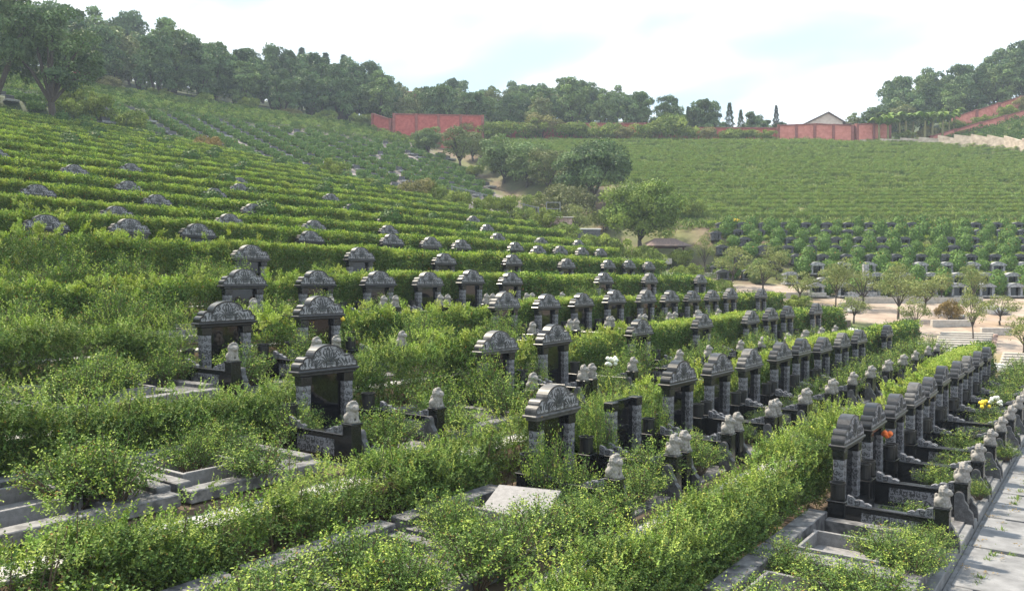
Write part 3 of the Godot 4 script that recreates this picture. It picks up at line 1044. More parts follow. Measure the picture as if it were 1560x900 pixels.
func near_shrubs() -> void:
	K.shrubs = []
	for i in 5: K.shrubs.append(shrub_mesh(150, 1.25, 0.95, 0.038, 0.38, 100 + i))
	rng.seed = 77
	# over the graves of the near rows: [row, distance, metres in front of the stone, width, height]
	var list := [[1, 13.3, 1.25, 1.35, 0.95], [1, 14.2, 1.5, 1.0, 0.8], [1, 15.1, 0.95, 1.0, 0.75], [1, 12.2, 0.5, 0.9, 1.35], [1, 14.15, 0.1, 0.8, 1.5], [1, 16.0, 0.05, 0.8, 1.35], [1, 11.2, 1.7, 1.1, 0.7], [1, 10.2, 1.55, 1.3, 0.8], [1, 8.9, 1.7, 1.3, 0.9], [1, 16.9, 1.2, 0.8, 0.5],
		[0, 12.6, 1.35, 1.0, 0.5], [0, 13.1, 1.1, 1.0, 0.55], [0, 11.4, 1.2, 1.2, 0.7], [0, 11.9, 1.6, 0.9, 0.55], [0, 15.6, 1.1, 1.1, 0.6], [0, 17.2, 1.2, 1.2, 0.6], [0, 18.8, 1.0, 1.2, 0.7], [0, 20.6, 1.3, 1.3, 0.6], [0, 22.4, 1.0, 1.4, 0.7], [0, 24.4, 1.1, 1.5, 0.8], [0, 26.5, 0.9, 1.6, 0.9], [0, 28.5, 0.9, 1.6, 1.0], [0, 30.8, 0.9, 1.8, 1.1], [0, 33.0, 0.9, 1.8, 1.1], [0, 15.0, 1.75, 0.5, 0.45], [0, 18.3, 1.8, 0.6, 0.5], [0, 10.1, 1.0, 1.3, 0.7],
		[2, 15.1, 0.8, 1.3, 1.2], [2, 15.9, 1.4, 1.4, 1.1], [2, 16.7, 0.5, 1.2, 1.5], [2, 18.7, 0.2, 0.8, 1.1], [2, 14.4, 1.5, 1.1, 0.7], [2, 13.0, 1.2, 1.0, 0.8], [2, 11.0, 1.6, 1.2, 0.8], [2, 9.6, 1.0, 1.4, 1.0], [2, 8.7, 0.6, 1.5, 1.1], [2, 19.0, 1.4, 1.1, 0.8], [2, 20.6, 0.9, 1.3, 1.0], [2, 21.6, 0.7, 1.4, 1.3], [2, 22.4, 1.3, 1.2, 0.9], [2, 24.3, 1.0, 1.4, 1.0], [2, 25.4, 0.8, 1.3, 1.1], [2, 27.8, 1.0, 1.5, 1.0], [2, 28.9, 0.8, 1.4, 1.1], [2, 30.9, 1.1, 1.5, 0.8], [2, 34.0, 1.0, 1.8, 0.9], [2, 17.8, 1.6, 0.9, 0.6],
		[1, 18.4, 1.0, 1.0, 0.6], [1, 20.0, 1.1, 1.1, 0.7], [1, 21.6, 0.9, 1.2, 0.8], [1, 23.4, 1.0, 1.4, 0.9], [1, 25.2, 0.9, 1.5, 1.0], [1, 27.0, 1.0, 1.6, 1.0], [1, 29.0, 0.9, 1.7, 1.0], [1, 31.2, 0.9, 1.8, 1.1], [1, 33.5, 0.9, 1.9, 1.1], [1, 35.8, 0.9, 1.9, 1.0],
		[3, 15.4, 1.2, 1.3, 1.0], [3, 16.3, 1.55, 1.2, 0.7], [3, 17.4, 0.6, 1.2, 1.2], [3, 19.6, 0.9, 1.4, 1.4], [3, 20.6, 0.5, 1.4, 1.5], [3, 21.8, 1.1, 1.4, 1.1], [3, 22.9, 0.7, 1.3, 1.3], [3, 24.6, 1.4, 1.0, 0.7], [3, 13.6, 0.9, 1.4, 1.0], [3, 12.7, 1.3, 1.3, 0.8], [3, 11.9, 0.7, 1.4, 1.0], [3, 26.8, 1.3, 1.1, 0.8], [3, 30.1, 1.1, 1.4, 0.9], [3, 33.5, 1.0, 1.6, 0.9],
		[1, 7.2, 1.2, 1.4, 0.9], [1, 8.1, 0.7, 1.3, 0.8], [1, 10.5, 0.35, 1.1, 0.8], [1, 6.6, 0.6, 1.5, 1.0], [1, 12.4, 1.5, 1.0, 0.7], [0, 9.2, 0.5, 1.3, 0.8], [0, 10.9, 0.25, 0.9, 0.7], [0, 8.6, 1.2, 1.3, 0.7], [2, 12.2, 0.2, 1.1, 0.8], [2, 10.4, 0.3, 1.2, 0.9], [3, 14.2, 0.4, 1.2, 1.0],
		[1, 8.6, 0.9, 1.3, 1.0], [1, 9.3, 1.75, 1.2, 0.9], [1, 9.9, 0.9, 1.0, 0.9], [1, 10.6, 1.75, 1.1, 0.8], [1, 11.9, 1.0, 1.0, 0.9], [1, 8.0, 1.7, 1.2, 1.0], [2, 13.1, 0.3, 1.1, 1.0], [2, 12.9, 1.7, 1.1, 0.9], [2, 11.4, 0.5, 1.0, 0.9], [3, 15.2, 0.3, 1.1, 1.1], [0, 9.7, 1.5, 1.2, 0.8], [0, 11.0, 1.6, 1.0, 0.7],
		[4, 17.3, 1.0, 1.5, 1.3], [4, 18.4, 0.6, 1.5, 1.2], [4, 20.2, 1.3, 1.5, 1.0], [4, 21.9, 0.9, 1.2, 1.1], [4, 23.9, 0.8, 1.2, 1.0], [4, 16.0, 0.9, 1.4, 1.1], [4, 32.4, 0.8, 1.4, 1.2], [4, 33.6, 0.8, 1.4, 1.2],
		[5, 20.0, 1.0, 1.6, 1.4], [5, 21.4, 0.8, 1.6, 1.4], [5, 22.8, 1.0, 1.5, 1.3], [5, 24.0, 0.7, 1.4, 1.3], [5, 26.8, 0.8, 1.4, 1.2], [5, 18.8, 0.8, 1.5, 1.2],
		[6, 22.4, 1.0, 1.6, 1.2], [6, 24.9, 1.1, 1.5, 1.0], [6, 26.8, 1.0, 1.5, 1.0], [6, 29.7, 0.8, 1.6, 1.3], [6, 28.9, 1.1, 1.4, 1.0]]
	for k in range(1, 7):
		var d: float = row_start(k) + 0.3
		while d < [0.0, 8.0, 9.7, 13.2, 19.0, 23.5, 22.5][k]:
			d += R(0.5, 0.85)
			list.append([k, d, R(0.25, 1.6), R(0.95, 1.45), R(0.6, 1.1)])
	for i in list.size():
		var a: Array = list[i]
		var k: int = a[0]
		var p := at_row(row_u(k) - a[2], a[1], row_y(k) + 0.02)
		put_shrub(K.shrubs[i % 5], p, R(0, TAU), Vector3(a[3] / 1.25, a[4] / 0.95 * (0.88 if a[1] < 21.0 and k < 4 else 1.0), a[3] / 1.25), grave_shrub_label(k, a[1], a[4]), "privet shrubs on graves of the %s" % row_phrase(k))
	# dark rounded shrubs that stand above the upper hedges
	var ball := clipped_mesh(Vector3(1.15, 1.0, 1.15), 520, 0.13, Color(0.046, 0.093, 0.025), Color(0.093, 0.163, 0.037), 2.0)
	var n := 0
	for k in range(8, 21):
		var d := row_start(k) * 1.15
		while d < row_end(k) - 4.0:
			d += R(3.2, 6.5) if k > 12 else R(5.0, 11.0)
			if d > row_end(k) - 2.0: break
			var o := base("rounded_shrub", at_row(row_u(k) + R(-0.6, 0.1), d, row_y(k) + 0.85), R(0, TAU))
			part("foliage", ball, M.tree_leaf, o)
			o.scale = Vector3(1, R(0.8, 1.15), 1) * R(0.75, 1.15)
			tag(o, "dark green rounded shrub standing out of the hedge of the %s" % row_phrase(k), "shrub", "rounded shrubs in the %s" % row_phrase(k))
			n += 1

func grave_shrub_label(k: int, d: float, h: float) -> String:
	var row: Array = TOMBS[k]
	var best := 0
	for i in row.size():
		if absf(row[i] - d) < absf(row[best] - d): best = i
	var size := "low" if h < 0.75 else "knee-high" if h < 1.05 else "tall"
	var where := "before" if row[best] - d > 0.9 else "beyond" if d - row[best] > 0.9 else "over grave of"
	return "%s privet shrub %s %s tombstone from plaza end, %s" % [size, where, ORD[row.size() - 1 - best], row_phrase(k)]

func clipped_mesh(s: Vector3, n: int, l: float, a: Color, b: Color, power: float) -> ArrayMesh:   # a sheared shrub: power 2 is a ball, higher is boxier
	for i in n:
		var d := rdir()
		var f := pow(pow(absf(d.x), power) + pow(absf(d.y), power) + pow(absf(d.z), power), -1.0 / power)
		var p := d * f * s * 0.5 * R(0.82, 1.03) + Vector3(0, s.y * 0.5, 0)
		tuft(p, Vector3(signf(d.x) * pow(absf(d.x), power - 1.0), signf(d.y) * pow(absf(d.y), power - 1.0), signf(d.z) * pow(absf(d.z), power - 1.0)).normalized(), 0.5, l * R(0.7, 1.3), R(0.55, 0.8), green(a, b, 0.3))
	for jy in 7:
		for jx in 12:
			var v := []
			for e: Array in [[0, 0], [1, 0], [1, 1], [0, 1]]:
				var la: float = PI * ((jy + e[1]) / 7.0 - 0.5)
				var lo: float = TAU * (jx + e[0]) / 12.0
				var d := Vector3(cos(la) * cos(lo), sin(la), cos(la) * sin(lo))
				var f := pow(pow(absf(d.x), power) + pow(absf(d.y), power) + pow(absf(d.z), power), -1.0 / power)
				v.append(d * f * s * 0.5 * 0.84 + Vector3(0, s.y * 0.5, 0))
			for q: int in [0, 1, 2, 0, 2, 3]:
				LV.append(v[q])
				LC.append(a.lerp(b, 0.5))
	return leaf_mesh()

# ============================================================ the plaza at the ends of the rows
func plaza() -> void:
	for s: Array in [[22.4, -41.0, -0.32, "flight of pale stone steps beside the clipped end of the second hedge"], [22.9, -36.2, -0.32, "flight of pale stone steps beside the clipped end of the first hedge"]]:
		var o := base("steps", G(s[0], s[1], 0.02), s[2])
		tag(o, s[3], "steps", "flights of steps in the plaza")
		for i in 7:
			part("tread", box_mesh(Vector3(2.5, 0.14, 0.36), 0.015), M.pale_stone, o, Vector3(0.15 * i, 0.03 + 0.085 * i, -0.5 * i))
		for i in 4:
			part("edge_post", box_mesh(Vector3(0.2, 0.16, 0.2), 0.02), M.ruin_stone, o, Vector3(1.5 + 0.2 * i, 0.15 + 0.12 * i, -0.75 * i))
	var k := 0
	for e: Array in [[17.9, -43.6, 21.6, -38.6], [18.2, -44.3, 22.2, -39.3], [21.2, -37.2, 25.0, -33.0], [20.8, -36.3, 24.3, -32.2], [14.9, -48.0, 17.8, -44.6], [12.2, -52.0, 14.6, -48.9], [11.0, -54.0, 13.2, -51.0]]:
		var a := G(e[0], e[1], 0.1)
		var b := G(e[2], e[3], 0.1)
		var st := new_st()
		var m := (a + b) / 2
		box(st, Vector3.ZERO, Vector3(0.14, 0.18, a.distance_to(b)), 0.01)
		var o := solo("edging_stone", st.commit(), M.white_paint, m)
		o.look_at(b, Vector3.UP)
		tag(o, "long white edging stone, %s along the row ends by the plaza" % ORD[k], "edging")
		k += 1
	var rock := nets(func(p: Vector3): return (p * Vector3(1, 1.5, 1.15)).length() - 0.5 + 0.09 * sin(p.x * 7.0 + 1.0) * sin(p.z * 6.0) + 0.06 * sin(p.y * 11.0 + p.x * 5.0), Vector3(-0.75, -0.5, -0.7), Vector3(0.75, 0.5, 0.7), 0.11)
	for q: Array in [[26.3, -48.6, 1.0, "dusty boulder beside the long planter in the plaza"], [29.6, -50.2, 1.5, "flat grey boulder at the foot of the grey tomb slope"], [21.0, -50.5, 0.9, "grey boulder in the sand by the bare planter"], [27.4, -40.4, 0.8, "grey boulder among dry shrubs in the plaza"], [29.2, -43.4, 0.6, "small pale boulder beside the yellowish tree"]]:
		var o := solo("boulder", rock, M.grey_granite, G(q[0], q[1], 0.1), R(0, TAU))
		o.scale = Vector3(q[2], q[2] * 0.7, q[2])
		tag(o, q[3], "boulder")
	for q: Array in [[24.8, -46.2, 2.4, 0.1, "low concrete planter wall behind the upper steps"], [26.0, -44.0, 1.6, 0.0, "short concrete planter wall in front of dry shrub"], [19.0, -56.0, 5.0, 0.05, "long low stone kerb across the upper plaza"], [26.5, -54.0, 9.0, 0.0, "grey retaining kerb at the foot of the grey tombs"], [21.5, -52.0, 1.6, 0.2, "short white kerb below the ornamental trees"], [14.5, -66.0, 4.0, 0.1, "pale stone kerb beside the pavilion"], [11.0, -69.0, 5.0, 0.1, "pale stone kerb in front of the big round tree"]]:
		var o := solo("planter_wall", box_mesh(Vector3(q[2], 0.5, 0.25), 0.02), M.pale_stone, G(q[0], q[1], 0.12), q[3])
		tag(o, q[4], "low wall")
	# low stone posts of a small table set
	var tb := base("stone_table", G(24.5, -56.8))
	tag(tb, "grey stone pillar with a low slab by the ornamental trees", "monument")
	part("pillar", box_mesh(Vector3(0.35, 2.2, 0.35), 0.02, Vector3(0, 1.1, 0)), M.grey_granite, tb)
	part("slab", box_mesh(Vector3(2.0, 0.25, 0.8), 0.02, Vector3(-0.6, 0.15, 0.6)), M.grey_granite, tb)

func visible_spot(p: Vector3, rise := 1.3) -> bool:
	if p.z > -1.0: return false
	for i in range(8, 48):
		var q := i / 48.0
		var m := Vector3(0, EYE, 0).lerp(p, q)
		var u := -CA * m.x - SA * m.z
		var over := -m.z - lin(u, zend)
		if over < 0.0 and m.y < H(m.x, m.z) + rise: return false
	return absf(p.x / p.z) < 0.66

func make_grey_tomb(pale: bool) -> Node3D:
	var t := base("grey_tomb", Vector3.ZERO)
	var m: Material = M.grey_granite if pale else M.dark_grey_granite
	for s: float in [-1.0, 1.0]:
		part("side_pier", box_mesh(Vector3(0.2, 0.75, 0.6), 0.015), m, t, Vector3(s * 0.48, 0.37, 0))
	part("tablet", box_mesh(Vector3(0.78, 0.7, 0.1), 0.01), M.tablet, t, Vector3(0, 0.37, -0.1))
	var st := new_st()
	var o := PackedVector2Array()
	for q: Vector2 in [Vector2(-0.68, 0.74), Vector2(0.68, 0.74), Vector2(0.68, 0.84), Vector2(0.4, 0.98), Vector2(0.2, 1.06), Vector2(0, 1.09), Vector2(-0.2, 1.06), Vector2(-0.4, 0.98), Vector2(-0.68, 0.84)]: o.append(q)
	prism(st, o, -0.38, 0.38)
	part("roof", st.commit(), m, t)
	part("foot_slab", box_mesh(Vector3(1.5, 0.12, 1.3), 0.015), m, t, Vector3(0, 0.02, 0.35))
	return t

# ============================================================ the slope across the plaza
func far_terraces() -> void:
	rng.seed = 301
	var pale := make_grey_tomb(true)
	var dim := make_grey_tomb(false)
	var ball: Array = [clipped_mesh(Vector3(1.05, 1.25, 1.05), 700, 0.13, Color(0.078, 0.147, 0.034), Color(0.155, 0.256, 0.053), 2.2), clipped_mesh(Vector3(1.0, 1.1, 1.0), 700, 0.13, Color(0.078, 0.147, 0.034), Color(0.171, 0.271, 0.056), 2.0)]
	var used_pale := false
	var used_dim := false
	for i in 8:
		var d := 56.5 + 2.75 * i
		var x0 := 0.36 * d if i < 2 else 0.33 * d if i < 3 else 0.24 * d
		var x1 := 0.70 * d
		var h := base("hedge", G((x0 + x1) / 2, -d - 0.75))
		tag(h, "low clipped hedge behind the %s row of grey tombs across plaza" % ORD[i], "hedge", "low hedges between the grey tombs")
		var places := []
		var fresh := []
		var n := int((x1 - x0) * 13)
		for j in n:
			var x := R(x0, x1)
			var y := rng.randf()
			if y > 0.7: fresh.append([G(x, -d - 0.75 + R(-0.25, 0.25), 0.62), R(0.6, 0.9)])  # pale leaves only on top: young growth plus a painted sunlit edge
			else: places.append([G(x, -d - 0.75 + R(-0.3, 0.3), 0.1 + y * 0.7), R(0.7, 1.0)])
		spray("leaves", K.far, places, h, h.position)
		spray("young_lit_leaves", K.far_new, fresh, h, h.position)
		var x := x0 + 0.6 + 0.5 * (i % 2)
		while x < x1:
			var light := i < 3
			if rng.randf() < 0.86:
				var t: Node3D
				if light:
					t = copy(pale) if used_pale else pale
					used_pale = true
				else:
					t = copy(dim) if used_dim else dim
					used_dim = true
				t.position = G(x, -d, 0.02)
				t.rotation.y = R(-0.06, 0.06)
				t.scale = Vector3.ONE * (0.86 if light else 0.74)
				tag(t, "%s gabled tomb in the %s row of the terraces across plaza" % ["pale grey" if light else "dark grey", ORD[i]], "tomb", "%s row of grey tombs across the plaza" % ORD[i])
			var b := base("ball_shrub", G(x + 0.98, -d + R(-0.25, 0.05), 0.02), R(0, TAU))
			part("foliage", ball[rng.randi() % 2], M.tree_leaf, b)
			b.scale = Vector3(1, R(0.9, 1.2), 1) * R(0.95, 1.25)
			tag(b, "round clipped shrub between grey tombs, %s row across plaza" % ORD[i], "shrub", "round shrubs of the %s row across plaza" % ORD[i])
			x += 1.95
	# green terraces above them
	var tuft_meshes := []
	for v in 2:
		for j in 42:
			var a := R(0, TAU)
			var p := Vector3(R(-0.5, 0.5), 0, R(-0.5, 0.5))
			var dir := Vector3(cos(a) * 0.5, 1.0, sin(a) * 0.5).normalized()
			leaf(p, dir, Vector3(cos(a), 0.3, sin(a)), R(0.16, 0.36), 0.07, green(Color(0.128, 0.203, 0.048), Color(0.255, 0.300, 0.090), 0.3))
		tuft_meshes.append(leaf_mesh())
	var j := 0
	var d := 80.5
	while d < 138.0:
		var xa := 1.6 - (d - 100.0) * 0.389 + 5.0
		if d < 100.0: xa = maxf(xa, 0.19 * d)
		var xb := minf(0.72 * d, 90.0 if d < 118.0 else 76.0)
		var h := base("hedge", G((xa + xb) / 2, -d))
		tag(h, "low grassy hedge line, %s green terrace above the grey tombs" % (ORD[j] if j < ORD.size() else ["twenty-fifth", "twenty-sixth", "twenty-seventh", "twenty-eighth", "twenty-ninth", "thirtieth", "topmost"][mini(j - ORD.size(), 6)]), "hedge", "hedge lines of the green terraces")
		var old := []
		var fr := []
		var n := int((xb - xa) * 16.0)
		for i in n:
			var x := R(xa, xb)
			var w := noise.get_noise_2d(x * 0.25, d * 3.0)
			if w < -0.36: continue
			var p := G(x, -d + R(-0.22, 0.22) + 0.15 * noise.get_noise_2d(x * 0.08, d))
			if rng.randf() < 0.45 + w * 0.3: fr.append([p + Vector3(0, R(0.5, 0.64), 0), R(0.75, 1.0)])  # pale tops over darker fronts: light and shade painted by leaf colour
			else: old.append([p + Vector3(0, R(0.02, 0.34), 0), R(0.75, 1.0)])
		spray("leaves", K.far, old, h, h.position)
		spray("young_lit_leaves", K.slope_lit, fr, h, h.position)
		d += 2.0
		j += 1
	var g := base("grass", G(40, -110))
	tag(g, "rough grass on the green terraces below the red wall", "grass", "", "stuff")
	var tufts := []
	for i in 16000:
		var dd := R(77.0, 142.0)
		var xa := maxf(1.6 - (dd - 100.0) * 0.389 + 4.0, 0.17 * dd if dd < 98.0 else -40.0)
		var x := R(xa, minf(0.72 * dd, 92.0))
		if noise.get_noise_2d(x * 0.3, dd * 0.9) < -0.3: continue
		tufts.append([G(x, -dd, -0.03), R(0.7, 1.25) * (1.25 if dd > 135.0 else 1.0)])
	spray("tufts", tuft_meshes, tufts, g, g.position, "tree_leaf")

# ============================================================ the slope of clipped shrubs
func on_b(u: float, t: float) -> Vector3:
	return Vector3(-0.669 * u + 0.743 * t, 0, -(0.743 * u + 0.669 * t))

func clipped_slope() -> void:
	rng.seed = 402
	var blocks := []
	for i in 3: blocks.append(clipped_mesh(Vector3(1.4, 0.85, 1.05), 900, 0.15, Color(0.078, 0.147, 0.037), Color(0.171, 0.271, 0.062), 5.0))
	var stone := base("slope_grave", Vector3.ZERO)
	part("kerb", box_mesh(Vector3(1.3, 0.22, 1.5), 0.02, Vector3(0, 0.05, 0)), M.grey_granite, stone)
	part("headstone", box_mesh(Vector3(0.8, 0.7, 0.14), 0.02, Vector3(0, 0.4, -0.5)), M.dark_grey_granite, stone)
	var used := false
	var n := 0
	var ng := 0
	for i in 16:
		var u := 76.0 + 2.0 * i
		var t := -6.0
		while t < 96.0:
			t += 3.7
			var p := on_b(u, t)
			var dl := (p.x - 1.6) * -0.932 + (-p.z - 100.0) * -0.362
			if dl < 2.5: continue
			p.y = H(p.x, p.z)
			if not visible_spot(p + Vector3(0, 1.0, 0)): continue
			if n < 300 and rng.randf() < 0.95:
				var o := base("clipped_shrub", p + Vector3(0, -0.02, 0), 0.73 + R(-0.1, 0.1))
				part("foliage", blocks[n % 3], M.tree_leaf, o)
				o.scale = Vector3(R(0.95, 1.2), R(0.9, 1.2), R(0.95, 1.1))
				tag(o, "boxy clipped green shrub in the %s row of the slope below red wall" % ORD[i], "shrub", "clipped shrubs of the %s row on the far slope" % ORD[i])
				n += 1
			if ng < 220 and t > 16.0 and rng.randf() < 0.85:
				var q := on_b(u, t + 1.85)
				q.y = H(q.x, q.z)
				var s: Node3D = copy(stone) if used else stone
				used = true
				s.position = q
				s.rotation.y = 0.73
				tag(s, "small grey grave between clipped shrubs, %s row of the far slope" % ORD[i], "grave", "small graves of the %s row on the far slope" % ORD[i])
				ng += 1
	for i in 7:
		var u := 108.5 + 2.3 * i
		var h := base("hedge", on_b(u, 60.0))
		h.position.y = H(h.position.x, h.position.z)
		tag(h, "thin green hedge line, %s above the clipped shrubs under the wood" % ORD[i], "hedge", "hedge lines under the wood")
		var old := []
		var fr := []
		var t := -20.0
		while t < 92.0:
			t += 0.16
			var p := on_b(u + R(-0.3, 0.3), t)
			var dl := (p.x - 1.6) * -0.932 + (-p.z - 100.0) * -0.362
			if dl < 2.0: break
			p.y = H(p.x, p.z)
			if rng.randf() < 0.35: fr.append([p + Vector3(0, 0.85, 0), R(0.6, 0.9)])  # paler clumps along the crest paint its sunlit edge
			else: old.append([p + Vector3(0, R(0.15, 0.75), 0), R(0.7, 1.05)])
		spray("leaves", K.vfar, old, h, h.position)
		spray("young_lit_leaves", K.vfar_lit_new, fr, h, h.position)

# ============================================================ walls, buildings, railing
func slanted(g: Vector3, g2: Vector3, lo: float, hi: float, half: float) -> ArrayMesh:   # a wall piece whose foot and top follow the slope
	var st := new_st()
	var dirv := (g2 - g)
	dirv.y = 0
	dirv = dirv.normalized()
	var s := Vector3(-dirv.z, 0, dirv.x) * half
	g += dirv * 0.22
	g2 -= dirv * 0.22
	var v := []
	for e: Array in [[g, lo, -1], [g2, lo, -1], [g2, hi, -1], [g, hi, -1], [g, lo, 1], [g2, lo, 1], [g2, hi, 1], [g, hi, 1]]: v.append(e[0] + Vector3(0, e[1], 0) + s * e[2])
	quad(st, v[0], v[1], v[2], v[3], -s)
	quad(st, v[4], v[5], v[6], v[7], s)
	quad(st, v[3], v[2], v[6], v[7], Vector3.UP)
	quad(st, v[0], v[1], v[5], v[4], Vector3.DOWN)
	quad(st, v[0], v[3], v[7], v[4], -dirv)
	quad(st, v[1], v[2], v[6], v[5], dirv)
	return st.commit()

func wall_run(called: String, a: Vector2, b: Vector2, height: float, panel: float, m: Material, label: String, drop := 0.4, level := false) -> Node3D:
	var o := base(called, G(a.x, a.y))
	tag(o, label, "wall")
	var ln := a.distance_to(b)
	var n := maxi(1, int(round(ln / panel)))
	var ang := -atan2(b.y - a.y, b.x - a.x)
	for i in n + 1:
		var p := a.lerp(b, float(i) / n)
		var g := G(p.x, p.y) - o.position
		if level: g.y = 0.1
		part("pilaster", box_mesh(Vector3(0.45, height + drop + 0.25, 0.62), 0.03), M.red_trim, o, g + Vector3(0, (height - drop) / 2 + 0.1, 0), ang)
		if i == n: break
		var q := a.lerp(b, float(i + 1) / n)
		var g2 := G(q.x, q.y) - o.position
		if level: g2.y = 0.1
		part("panel", slanted(g, g2, -drop, height, 0.15), m, o)
		part("coping", slanted(g, g2, height, height + 0.2, 0.3), M.red_trim, o)
	return o

func walls_and_buildings() -> void:
	wall_run("red_wall", Vector2(-23.8, -141), Vector2(-20.5, -139), 2.7, 3.0, M.red_wall, "short red end wall stepping down beside the hedge lines")
	wall_run("red_wall", Vector2(-19.9, -138.6), Vector2(-5.0, -140), 3.6, 4.2, M.red_wall, "tall red terrace wall above the clipped shrubs", 4.0, true)
	wall_run("red_wall", Vector2(-4.2, -143.5), Vector2(47.0, -146), 2.5, 3.9, M.red_wall, "long red boundary wall along the top of green terraces")
	wall_run("red_wall", Vector2(46.4, -143.0), Vector2(57.0, -137.5), 2.7, 3.0, M.red_wall_pale_lit, "red wall in pale sunlit tone in front of the gabled house")
	wall_run("red_wall", Vector2(57.6, -137.4), Vector2(64.0, -139.5), 2.9, 3.2, M.red_wall_pale_lit, "red wall in pale sunlit tone running towards the banana plants")
	wall_run("red_wall", Vector2(76.0, -141.5), Vector2(104.0, -143.0), 2.2, 4.0, M.red_wall_pale_lit, "red wall in pale sunlit tone below the wooded hill")
	wall_run("red_wall", Vector2(70.0, -137.5), Vector2(90.0, -136.0), 0.9, 4.0, M.red_wall_pale_lit, "low red parapet in pale sunlit tone below the wooded hill")
	# retaining wall with a saw-toothed top
	var rw := base("retaining_wall", G(59.0, -138.0))
	tag(rw, "sandy concrete retaining wall with stepped top beside green terraces", "wall")
	var pts := [Vector2(58.0, -137.0), Vector2(64.0, -135.5), Vector2(69.0, -133.2), Vector2(72.0, -129.0), Vector2(74.5, -124.5), Vector2(76.5, -119.0), Vector2(78.0, -113.0)]
	for i in pts.size() - 1:
		var a: Vector2 = pts[i]
		var b: Vector2 = pts[i + 1]
		var n := 2
		for j in n:
			var p := a.lerp(b, float(j) / n)
			var q := a.lerp(b, float(j + 1) / n)
			var gp := G(p.x, p.y) - rw.position
			var gq := G(q.x, q.y) - rw.position
			var hh := lerpf(0.5, 1.7, clampf((i * n + j) / 5.0, 0, 1))
			var st := new_st()
			var dirv := (gq - gp)
			dirv.y = 0
			var back := Vector3(dirv.z, 0, -dirv.x).normalized() * 0.5
			var tooth := 0.35 if i >= 2 else 0.1
			var v := [gp + Vector3(0, -0.8, 0), gq + Vector3(0, -0.8, 0), gq + Vector3(0, hh, 0), gp + Vector3(0, hh + tooth, 0)]
			quad(st, v[0], v[1], v[2], v[3], -back)
			quad(st, v[0] + back, v[1] + back, v[2] + back, v[3] + back, back)
			quad(st, v[3], v[2], v[2] + back, v[3] + back, Vector3.UP)
			quad(st, v[1], v[2], v[2] + back, v[1] + back, dirv)
			quad(st, v[0], v[3], v[3] + back, v[0] + back, -dirv)
			part("panel", st.commit(), M.retaining, rw)
	# the gabled house behind the wall
	var h := base("gabled_house", Vector3(57.5, 29.2, -152.0), -0.25)
	tag(h, "pale gabled house with tiled roof behind the red wall", "house")
	var st := new_st()
	var go := PackedVector2Array([Vector2(-3.4, 0), Vector2(3.4, 0), Vector2(3.4, 4.3), Vector2(0.9, 6.0), Vector2(-3.4, 4.0)])
	prism(st, go, -6.0, 0.0)
	part("wall", st.commit(), M.plaster, h)
	for s: Array in [[Vector3(0.9, 6.0, 0), Vector3(3.9, 3.95, 0)], [Vector3(0.9, 6.0, 0), Vector3(-3.9, 3.75, 0)]]:
		st = new_st()
		var a: Vector3 = s[0] + Vector3(0, 0.05, 0.5)
		var b: Vector3 = s[1] + Vector3(0, 0.05, 0.5)
		var bk := Vector3(0, 0, -7.2)
		var up := Vector3(0, 0.16, 0)
		quad(st, a + up, b + up, b + up + bk, a + up + bk, Vector3.UP)
		quad(st, a, b, b + bk, a + bk, Vector3.DOWN)
		quad(st, a, b, b + up, a + up, Vector3.BACK)
		quad(st, b, b + up, b + up + bk, b + bk, (b - a))
		part("roof", st.commit(), M.roof_tile, h)
	var wn := part("window", box_mesh(Vector3(0.1, 1.3, 1.2), 0.02), M.white_paint, h, Vector3(3.42, 2.6, -2.0))
	part("pane", box_mesh(Vector3(0.06, 1.1, 1.0), 0.01), M.glass_dark, wn, Vector3(0.04, 0, 0))
	part("annex", box_mesh(Vector3(6.5, 3.9, 5.0), 0.05), M.glass_dark, h, Vector3(6.8, 1.9, -3.5))
	part("annex_roof", box_mesh(Vector3(7.4, 0.2, 5.8), 0.05), M.roof_tile, h, Vector3(6.9, 4.0, -3.4))
	for s: Array in [[Vector3(-84.5, 44.0, -168.0), Vector3(7, 11.0, 6), "red hillside building showing its roof above the trees beside big trees"], [Vector3(-21.0, 36.5, -198.0), Vector3(7, 12.0, 6), "red flat-topped building on the wooded ridge"]]:
		var b := base("ridge_building", s[0])
		tag(b, s[2], "building")
		var sz: Vector3 = s[1]
		part("wall", box_mesh(sz, 0.05, Vector3(0, sz.y / 2, 0)), M.red_wall_pale_lit, b)
		part("roof", box_mesh(Vector3(sz.x + 1.6, 0.5, sz.z + 1.6), 0.1, Vector3(0, sz.y + 0.25, 0)), M.red_wall, b)
		for i in 3:
			part("window", box_mesh(Vector3(1.1, 1.3, 0.1), 0.02), M.glass_dark, b, Vector3(-2.2 + 2.2 * i, sz.y - 1.6, sz.z / 2 + 0.03))
	var tw := base("grey_tower", Vector3(0.2, 33.0, -180.0))
	tag(tw, "small grey concrete tower among the trees of the ridge", "tower")
	part("shaft", box_mesh(Vector3(2.0, 11.0, 2.0), 0.05, Vector3(0, 5.5, 0)), M.grey_granite, tw)
	part("top", box_mesh(Vector3(2.5, 0.4, 2.5), 0.05, Vector3(0, 11.2, 0)), M.grey_granite, tw)
	part("annex", box_mesh(Vector3(2.6, 8.6, 2.0), 0.05, Vector3(3.2, 4.3, 0)), M.plaster, tw)
	# wooden pavilion
	var pv := base("pavilion", G(13.2, -71.0), 0.15)
	pv.scale = Vector3.ONE * 0.8
	tag(pv, "dark red wooden pavilion with tiled hip roof under the big tree", "pavilion")
